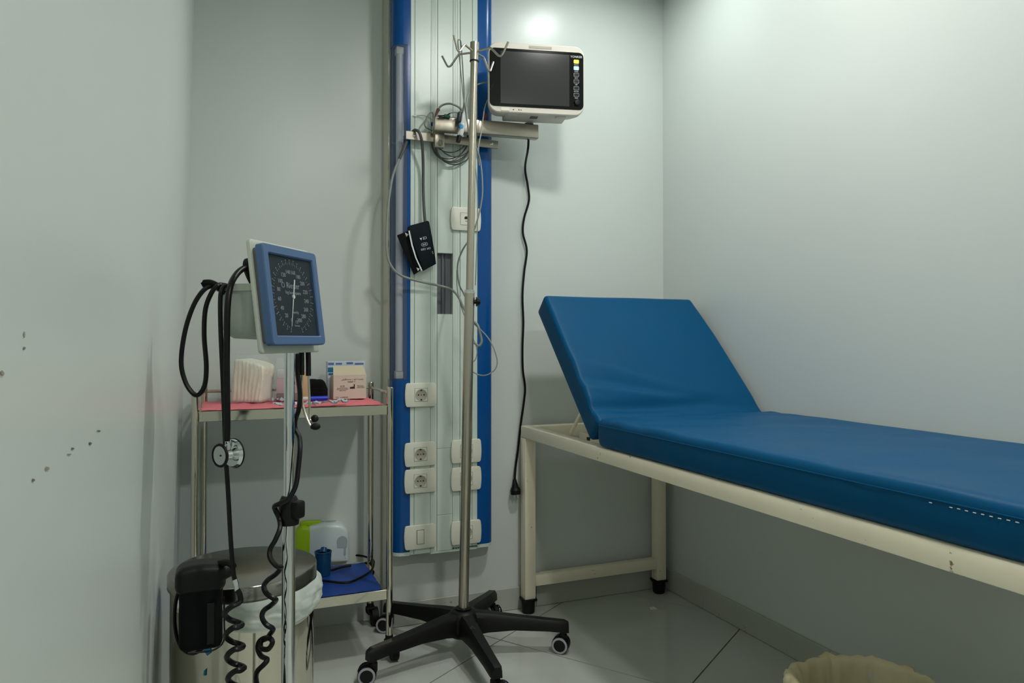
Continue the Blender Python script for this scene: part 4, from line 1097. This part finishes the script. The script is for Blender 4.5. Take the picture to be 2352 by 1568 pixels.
dl = obj('dial', B().prism(rrect(S - 0.0295, S - 0.0295, 0.002, 2), -0.006, -0.0035, MG), 'gauge_dial', gs, smooth=0)
def dm_(x, y, r=0.0): return MG @ MX.Translation((x, y, -0.0034)) @ MX.Rotation(R(r), 4, 'Z')
tx = []
for v in range(0, 301, 20):
    a = R(-90 - 17 - (326 * v / 300.0))
    tx.append((str(v), 0.0095, dm_(0.041 * math.cos(a), 0.041 * math.sin(a)), 'CENTER'))
tx += [('Riester', 0.0135, dm_(0.003, 0.018), 'CENTER'), ('big ben square', 0.0078, dm_(0.002, 0.0065), 'CENTER'), ('mmHg', 0.006, dm_(0.003, -0.026), 'CENTER'), ('CE', 0.007, dm_(0.003, -0.042), 'CENTER'), ('Germany', 0.0042, dm_(0.003, -0.048), 'CENTER')]
obj('numerals', text_b(tx, 0.0002).torus(dm_(-0.026, 0.018), 0.0040, 0.0006, 16, 5), 'print_grey', dl, smooth=0, kind='stuff')
tk = B()
for v in range(0, 301, 5):
    a = R(-90 - 17 - (326 * v / 300.0))
    big = v % 10 == 0
    r0, r1 = (0.0535, 0.0585) if big else (0.0535, 0.0560)
    tk.box(((r0 + r1) / 2, 0, 0), (r1 - r0, 0.0007 if big else 0.0005, 0.0003), M=MG @ MX.Translation((0, 0, -0.0033)) @ MX.Rotation(a, 4, 'Z'))
    if v % 10 == 0:
        tk.cyl(dm_(0.0608 * math.cos(a), 0.0608 * math.sin(a)) @ V((0, 0, 0)), dm_(0.0608 * math.cos(a), 0.0608 * math.sin(a)) @ V((0, 0, 0.0004)), 0.0010, seg=8)
obj('scale_marks', tk, 'print_grey', dl, smooth=0, kind='stuff')
obj('needle', B().prism([(-0.0016, 0.030), (0.0016, 0.030), (0.0012, 0.0), (0.0003, -0.052), (-0.0003, -0.052), (-0.0012, 0.0)], 0.0006, 0.0013, dm_(0, 0, -17)).cyl(dm_(0, 0) @ V((0, 0, 0.0)), dm_(0, 0) @ V((0, 0, 0.0022)), 0.0034, seg=16), 'print_white', dl, smooth=0)
obj('glass', B().prism(rrect(S - 0.031, S - 0.031, 0.002, 2), -0.0006, 0.0002, MG), 'gauge_glass', gs, smooth=0)
# cuff basket behind the plate
bk = B()
def bkp(u, v):
    # u round the basket, v from rim to bottom; open box with rounded bottom
    w, d = 0.132, 0.070
    pts = rrect(w, d, 0.014, 5)
    p = pts[int(round(u * len(pts))) % len(pts)]
    vv = min(1.0, v / 0.8)
    q = 1.0 if v < 0.55 else math.cos((v - 0.55) / 0.45 * math.pi / 2)
    z = 0.008 - 0.084 * (v if v < 0.55 else 0.55 + 0.45 * math.sin((v - 0.55) / 0.45 * math.pi / 2))
    return V((p[0] * (0.75 + 0.25 * q) if v < 1 else 0, (p[1] * q) if v < 1 else 0, z))
nb_ = len(rrect(1, 1, 0.1, 5))
Mk = basis(GC + gu * 0.014 - gn * 0.0665, na, -nn, (0, 0, 1))
bk.grid(lambda u, v: Mk @ bkp(u, v), nb_, 12, close_u=True)
bsk = obj('basket', bk, 'basket', gs, smooth=45, fix=True)
rimp = [Mk @ V((x, y, 0.008)) for x, y in rrect(0.134, 0.072, 0.014, 4)]
vs = []; n = len(rimp)
for dz, gr in ((0.004, 1.0), (-0.007, 1.0), (-0.007, 0.955), (0.004, 0.955)):
    vs += [Mk @ V((x * gr, y * gr, 0.008 + dz)) for x, y in rrect(0.137, 0.075, 0.014, 4)]
fs = [(k * n + i, k * n + (i + 1) % n, ((k + 1) % 4) * n + (i + 1) % n, ((k + 1) % 4) * n + i) for k in range(4) for i in range(n)]
obj('basket_rim', B().raw(vs, fs), 'gauge_plate', bsk, smooth=0)
# pole
PTOP = V((GP.x, GP.y, 1.005))
obj('upper_pole', B().cyl((GP.x, GP.y, 0.70), PTOP, 0.0086, seg=24), 'chrome', gs)
obj('pole_bracket', B().tube([PTOP - V((0, 0, 0.006)), PTOP + V((0, 0, 0.015)), GC - gn * 0.030 - gu * 0.04], 0.009, 12, 4), 'chrome', gs)
obj('lower_pole', B().cyl((GP.x, GP.y, 0.05), (GP.x, GP.y, 0.70), 0.0111, seg=28), 'chrome', gs)
cl = obj('height_clamp', B().lathe([(0.0115, 0.690), (0.0168, 0.690), (0.0175, 0.696), (0.0165, 0.728), (0.012, 0.737), (0.0086, 0.738)], 20, MX.Translation((GP.x, GP.y, 0))), 'black_plastic', gs)
kd2 = cam(0.9, -0.35, 0).normalized()
obj('clamp_knob', B().box((0, 0, 0), (0.020, 0.022, 0.030), 0.005, 2, M=basis(V((GP.x, GP.y, 0.716)) + kd2 * 0.017, kd2, (-kd2.y, kd2.x, 0), (0, 0, 1))), 'black_plastic', cl)
obj('base_hub', B().lathe([(0, 0.035), (0.028, 0.037), (0.030, 0.055), (0.020, 0.066), (0, 0.068)], 24, MX.Translation(GP)), 'black_plastic', gs)
tob = (BC - GP); tob.z = 0
a_bin = math.atan2(tob.y, tob.x)
for k in range(5):
    a = a_bin + R(36 + 72 * k)
    d = V((math.cos(a), math.sin(a), 0)); side = V((-d.y, d.x, 0))
    ML2 = lambda q: basis(GP + d * q, d, side, (0, 0, 1))
    RL = 0.165
    lg_ = obj('base_leg', loft(B(), [(ML2(0.015), 0.013, 0.014, 0.040, 0.060, 0.004), (ML2(0.10), 0.011, 0.012, 0.040, 0.056, 0.004), (ML2(RL), 0.010, 0.011, 0.036, 0.050, 0.003)]), 'black_plastic', gs, smooth=30)
    c = GP + d * (RL - 0.006)
    obj('castor', B().cyl(c + V((0, 0, 0.03)), c + V((0, 0, 0.040)), 0.006, seg=10).cyl(c + side * -0.011 + V((0, 0, 0.0175)), c + side * 0.011 + V((0, 0, 0.0175)), 0.0175, seg=20), 'black_rubber', lg_)
# its hoses
obj('hose', B().tube([at(684, 812, 1.245), at(683, 850, 1.25), at(689, 905, 1.25), at(686, 940, 1.25), at(678, 965, 1.252), at(678, 985, 1.252), at(687, 1003, 1.245), at(689, 1030, 1.235), at(685, 1075, 1.225), at(679, 1115, 1.215), at(664, 1143, 1.205), at(645, 1155, 1.20),
                      at(631, 1162, 1.205), at(633, 1172, 1.215), at(641, 1190, 1.22), at(643, 1212, 1.21), at(632, 1240, 1.20), at(620, 1262, 1.195), at(621, 1282, 1.19), at(636, 1300, 1.19), at(646, 1302, 1.20), at(634, 1318, 1.212), at(615, 1332, 1.21), at(606, 1346, 1.20),
                      at(612, 1362, 1.19), at(628, 1374, 1.185), at(634, 1378, 1.195), at(622, 1390, 1.207), at(606, 1402, 1.205), at(602, 1418, 1.195), at(612, 1434, 1.186), at(627, 1444, 1.19), at(620, 1456, 1.20), at(612, 1466, 1.205),
                      at(600, 1472, 1.205), at(600, 1488, 1.195), at(616, 1490, 1.187), at(626, 1474, 1.187), at(616, 1464, 1.195), at(598, 1470, 1.21), at(592, 1488, 1.212), at(600, 1506, 1.205), at(614, 1514, 1.195), at(606, 1526, 1.19), at(592, 1540, 1.195), at(588, 1556, 1.20), at(592, 1580, 1.20)], 0.0042, 8, 5), 'black_hose', gs)
obj('hose', B().tube([at(530, 668, 1.18), at(520, 656, 1.185), at(508, 654, 1.17), at(495, 655, 1.16), at(470, 664, 1.15), at(445, 700, 1.15), at(425, 760, 1.15), at(416, 830, 1.15), at(425, 875, 1.15), at(442, 902, 1.15), at(456, 906, 1.15), at(470, 885, 1.15), at(474, 840, 1.15), at(469, 770, 1.15), at(472, 710, 1.15), at(486, 672, 1.15),
                      at(500, 656, 1.15), at(512, 654, 1.16), at(522, 662, 1.17)], 0.0037, 8, 6), 'black_hose', gs)
obj('hose', B().tube([at(530, 660, 1.175), at(520, 656, 1.155), at(510, 664, 1.14), at(506, 690, 1.137), at(507, 760, 1.14), at(511, 850, 1.145), at(515, 950, 1.15), at(519, 1050, 1.165), at(524, 1130, 1.165), at(530, 1240, 1.165), at(536, 1312, 1.165), at(540, 1332, 1.165)], 0.0037, 8, 6), 'black_hose', gs)
cn = obj('hose_connector', B().cyl(at(539, 1330, 1.165), at(543, 1342, 1.165), 0.0046, seg=16).cyl(at(542.5, 1341, 1.165), at(545, 1355, 1.165), 0.0042, seg=16), 'chrome', gs)
zz = [at(545, 1353, 1.165), at(551, 1366, 1.165), at(551, 1382, 1.163)]
for k in range(4):
    x0 = 517 + 2.5 * k; y0 = 1409 + 49.5 * k
    zz += [at(x0 + 16, y0 - 17, 1.152), at(x0 + 2, y0 - 6, 1.156), at(x0, y0 + 4, 1.166), at(x0 + 12, y0 + 14, 1.176), at(x0 + 30, y0 + 20, 1.178), at(x0 + 39, y0 + 25, 1.168), at(x0 + 30, y0 + 31, 1.156)]
zz += [at(540, 1600, 1.165), at(560, 1625, 1.175)]
obj('hose', B().tube(zz, 0.0045, 8, 4), 'black_hose', gs)
bpos = at(588, 1628, 1.19)
obj('inflation_bulb', B().ball(bpos, 0.024, (1, 1, 1.5), 18), 'black_rubber', gs)

# black pressure cuff pouch hanging in front of the bin
cb = at(462, 1395, 1.262)
pz = thing('cuff_pouch', at(462, 1480, 1.262), 'black cuff pouch hanging in front of the pedal bin', 'pouch')
pd1 = cam(0.62, 0.78, 0).normalized(); pd2 = cam(0.78, -0.62, 0).normalized()
Mp = basis(cb, cam(0.92, 0.38, 0).normalized(), cam(-0.38, 0.92, 0).normalized(), (0, 0, 1))
bb = B(); bb.merge(cushion(0.070, 0.050, 0.128, 0.013, 5, 4, 8, lambda c: (0.002 * noise.noise(c * 40), 0.002 * noise.noise(c * 40 + V((9, 0, 0))), 0)), Mp @ MX.Translation((0, 0, -0.002)))
pbod = obj('pouch_body', bb, 'black_cloth', pz, smooth=50)
bb = B(); bb.merge(cushion(0.080, 0.058, 0.042, 0.013, 6, 4, 3, lambda c: (0.012 if c.x > 0.02 and c.z > 0 else 0, 0, 0.006 * (1 - (c.x / 0.04) ** 2) if c.z > 0 else 0)), Mp @ MX.Translation((-0.001, 0, 0.052)))
obj('pouch_flap', bb, 'black_plastic', pz, smooth=50)
obj('edge_binding', B().tube([Mp @ V((0.036, -0.02, 0.02)), Mp @ V((0.0365, -0.022, -0.02)), Mp @ V((0.036, -0.02, -0.055)), Mp @ V((0.02, -0.0245, -0.066)), Mp @ V((0.0, -0.025, -0.066)), Mp @ V((-0.02, -0.025, -0.064))], 0.0016, 6, 4), 'black_gloss', pz)
obj('velcro_strip', B().box((0.015, -0.0262, -0.02), (0.012, 0.002, 0.07), 0.0008, 1, M=Mp), 'black_gloss', pz)
obj('hang_loop', B().tube([at(412, 1352, 1.255), at(403, 1385, 1.255), at(401, 1430, 1.255), at(408, 1470, 1.255), at(424, 1494, 1.252), at(444, 1500, 1.25), at(464, 1490, 1.25), at(474, 1470, 1.25)], 0.0032, 8, 6), 'black_hose', pz)
obj('top_strap', B().tube([Mp @ V((0.028, 0.0, 0.072)), at(520, 1292, 1.235), at(533, 1296, 1.205), at(535, 1300, 1.178)], 0.0055, 8, 5), 'black_cloth', pz)

# ------------------------------------------------------------------ stethoscope hung over the basket
ste = thing('stethoscope', at(523, 1075, 1.135), 'black stethoscope hung over the gauge basket, chest piece dangling', 'stethoscope')
obj('tubing', B().tube([at(521, 1012, 1.13), at(522, 960, 1.127), at(521, 880, 1.125), at(521, 780, 1.125), at(523, 700, 1.128), at(530, 655, 1.14), at(543, 630, 1.165), at(558, 617, 1.185), at(570, 614, 1.20)], 0.0050, 10, 6), 'black_hose', ste)
obj('yoke', B().tube([at(562, 606, 1.20), at(572, 610, 1.20), at(582, 640, 1.205), at(590, 668, 1.21)], lambda t: 0.0075 + 0.004 * math.sin(math.pi * min(1, t * 1.2)), 12, 5), 'black_rubber', ste)
obj('tie_strap', B().tube([at(468, 650, 1.155), at(484, 650, 1.155), at(500, 658, 1.16), at(515, 670, 1.155)], 0.0055, 8, 5).tube([at(466, 648, 1.155), at(473, 660, 1.155)], 0.004, 8, 2), 'black_cloth', ste)
ad_ = cam(-0.51, -0.86, 0.0).normalized()
cc = at(523, 1043, 1.135)
Mcp = MX.Translation(cc) @ frame_to(ad_).to_4x4()
chest = obj('chest_piece', B().lathe([(0, -0.013), (0.0212, -0.013), (0.0222, -0.011), (0.0195, -0.006), (0.009, -0.003), (0.0078, 0.004), (0.0150, 0.0100), (0.0168, 0.0125), (0.0160, 0.0150), (0.0, 0.0142)], 40, Mcp), 'chrome', ste)
obj('diaphragm_rim', B().torus(Mcp @ MX.Translation((0, 0, -0.0125)), 0.0218, 0.0016, 40, 8), 'black_rubber', chest)
obj('bell_rim', B().torus(Mcp @ MX.Translation((0, 0, 0.0138)), 0.0162, 0.0023, 40, 8), 'black_rubber', chest)
obj('bell_hole', B().cyl(Mcp @ V((0.002, 0, 0.0146)), Mcp @ V((0.002, 0, 0.0153)), 0.0014, seg=12), 'dark_hole', chest)
obj('stem', B().cyl(cc + V((0, 0, 0.006)), cc + V((0, 0, 0.026)), 0.0042, seg=16), 'chrome', ste)
obj('ear_tube', B().tube([at(694, 858, 1.26), at(692, 890, 1.26), at(694, 920, 1.255), at(701, 950, 1.245), at(711, 975, 1.235), at(717, 981, 1.232)], 0.0022, 8, 6), 'steel', ste)
obj('ear_tube', B().tube([at(708, 858, 1.27), at(710, 900, 1.27), at(711, 940, 1.268), at(712, 965, 1.262), at(718, 966, 1.255)], 0.0022, 8, 6), 'steel', ste)
obj('ear_sleeve', B().tube([at(692, 780, 1.265), at(693, 820, 1.262), at(693, 861, 1.26)], 0.0046, 12, 4), 'black_hose', ste)
obj('ear_sleeve', B().tube([at(706, 780, 1.275), at(708, 820, 1.272), at(708.5, 863, 1.27)], 0.0046, 12, 4), 'black_hose', ste)
obj('ear_tip', B().ball(at(725, 979, 1.23), 0.0068, (1.2, 1, 0.9), 14).cyl(at(715, 981, 1.232), at(721, 980, 1.231), 0.003, 0.004, 10), 'black_rubber', ste)
obj('ear_tip', B().ball(at(723, 961, 1.255), 0.0066, (1, 1, 1), 14), 'black_rubber', ste)

# ------------------------------------------------------------------ lined waste basket under the bed
WC = on_z(1995, 1572, 0.298); WC.z = 0
wb = thing('waste_basket', WC, 'open waste basket lined with a cream plastic bag under the bed', 'waste basket')
MW_ = MX.Translation(WC)
obj('basket_body', B().lathe([(0, 0.0), (0.105, 0.0), (0.108, 0.004), (0.136, 0.268), (0.133, 0.268), (0.105, 0.006), (0, 0.006)], 48, MW_), 'bin_plastic', wb)
def wbag(u, v):
    A = 2 * math.pi * u
    nz = noise.noise(V((math.cos(A) * 5, math.sin(A) * 5, v * 5)))
    nz2 = noise.noise(V((math.cos(A) * 11, math.sin(A) * 11, v * 2)))
    if v < 0.3:
        k = v / 0.3; r, z = 0.152 + 0.004 * k, 0.185 + 0.087 * k
    elif v < 0.45:
        k = (v - 0.3) / 0.15; r, z = 0.156 - 0.024 * (1 - math.cos(math.pi * k)) / 2, 0.272 + 0.018 * math.sin(math.pi * k) 
    else:
        k = (v - 0.45) / 0.55; r, z = 0.132 - 0.045 * k, 0.272 - 0.22 * k
    return WC + V(((r + 0.010 * nz * (1 if v > 0.1 else 0.3) + 0.007 * nz2) * math.cos(A), (r + 0.010 * nz + 0.007 * nz2) * math.sin(A), z + 0.009 + 0.004 * nz2 + 0.004 * nz))
bb = B(); bb.grid(wbag, 120, 30, close_u=True)
bb.raw([wbag(i / 120, 1.0) for i in range(120)], [tuple(range(120))])
obj('liner_bag', bb, 'bag_cream', wb, smooth=60, fix=False)

# paper scrap on the floor
c = on_z(1501, 1398, 0.0)
single('paper_scrap', B().raw([(c.x - 0.016, c.y - 0.005, 0.0005), (c.x + 0.016, c.y - 0.010, 0.0005), (c.x + 0.004, c.y + 0.020, 0.0005), (c.x, c.y, 0.010), (c.x - 0.012, c.y + 0.012, 0.004)],
                             [(0, 1, 3), (1, 2, 3), (0, 3, 4), (3, 2, 4), (0, 4, 2, 1)]), 'paper', 'tiny torn white paper scrap on the floor near the bed leg', 'paper scrap', smooth=0)
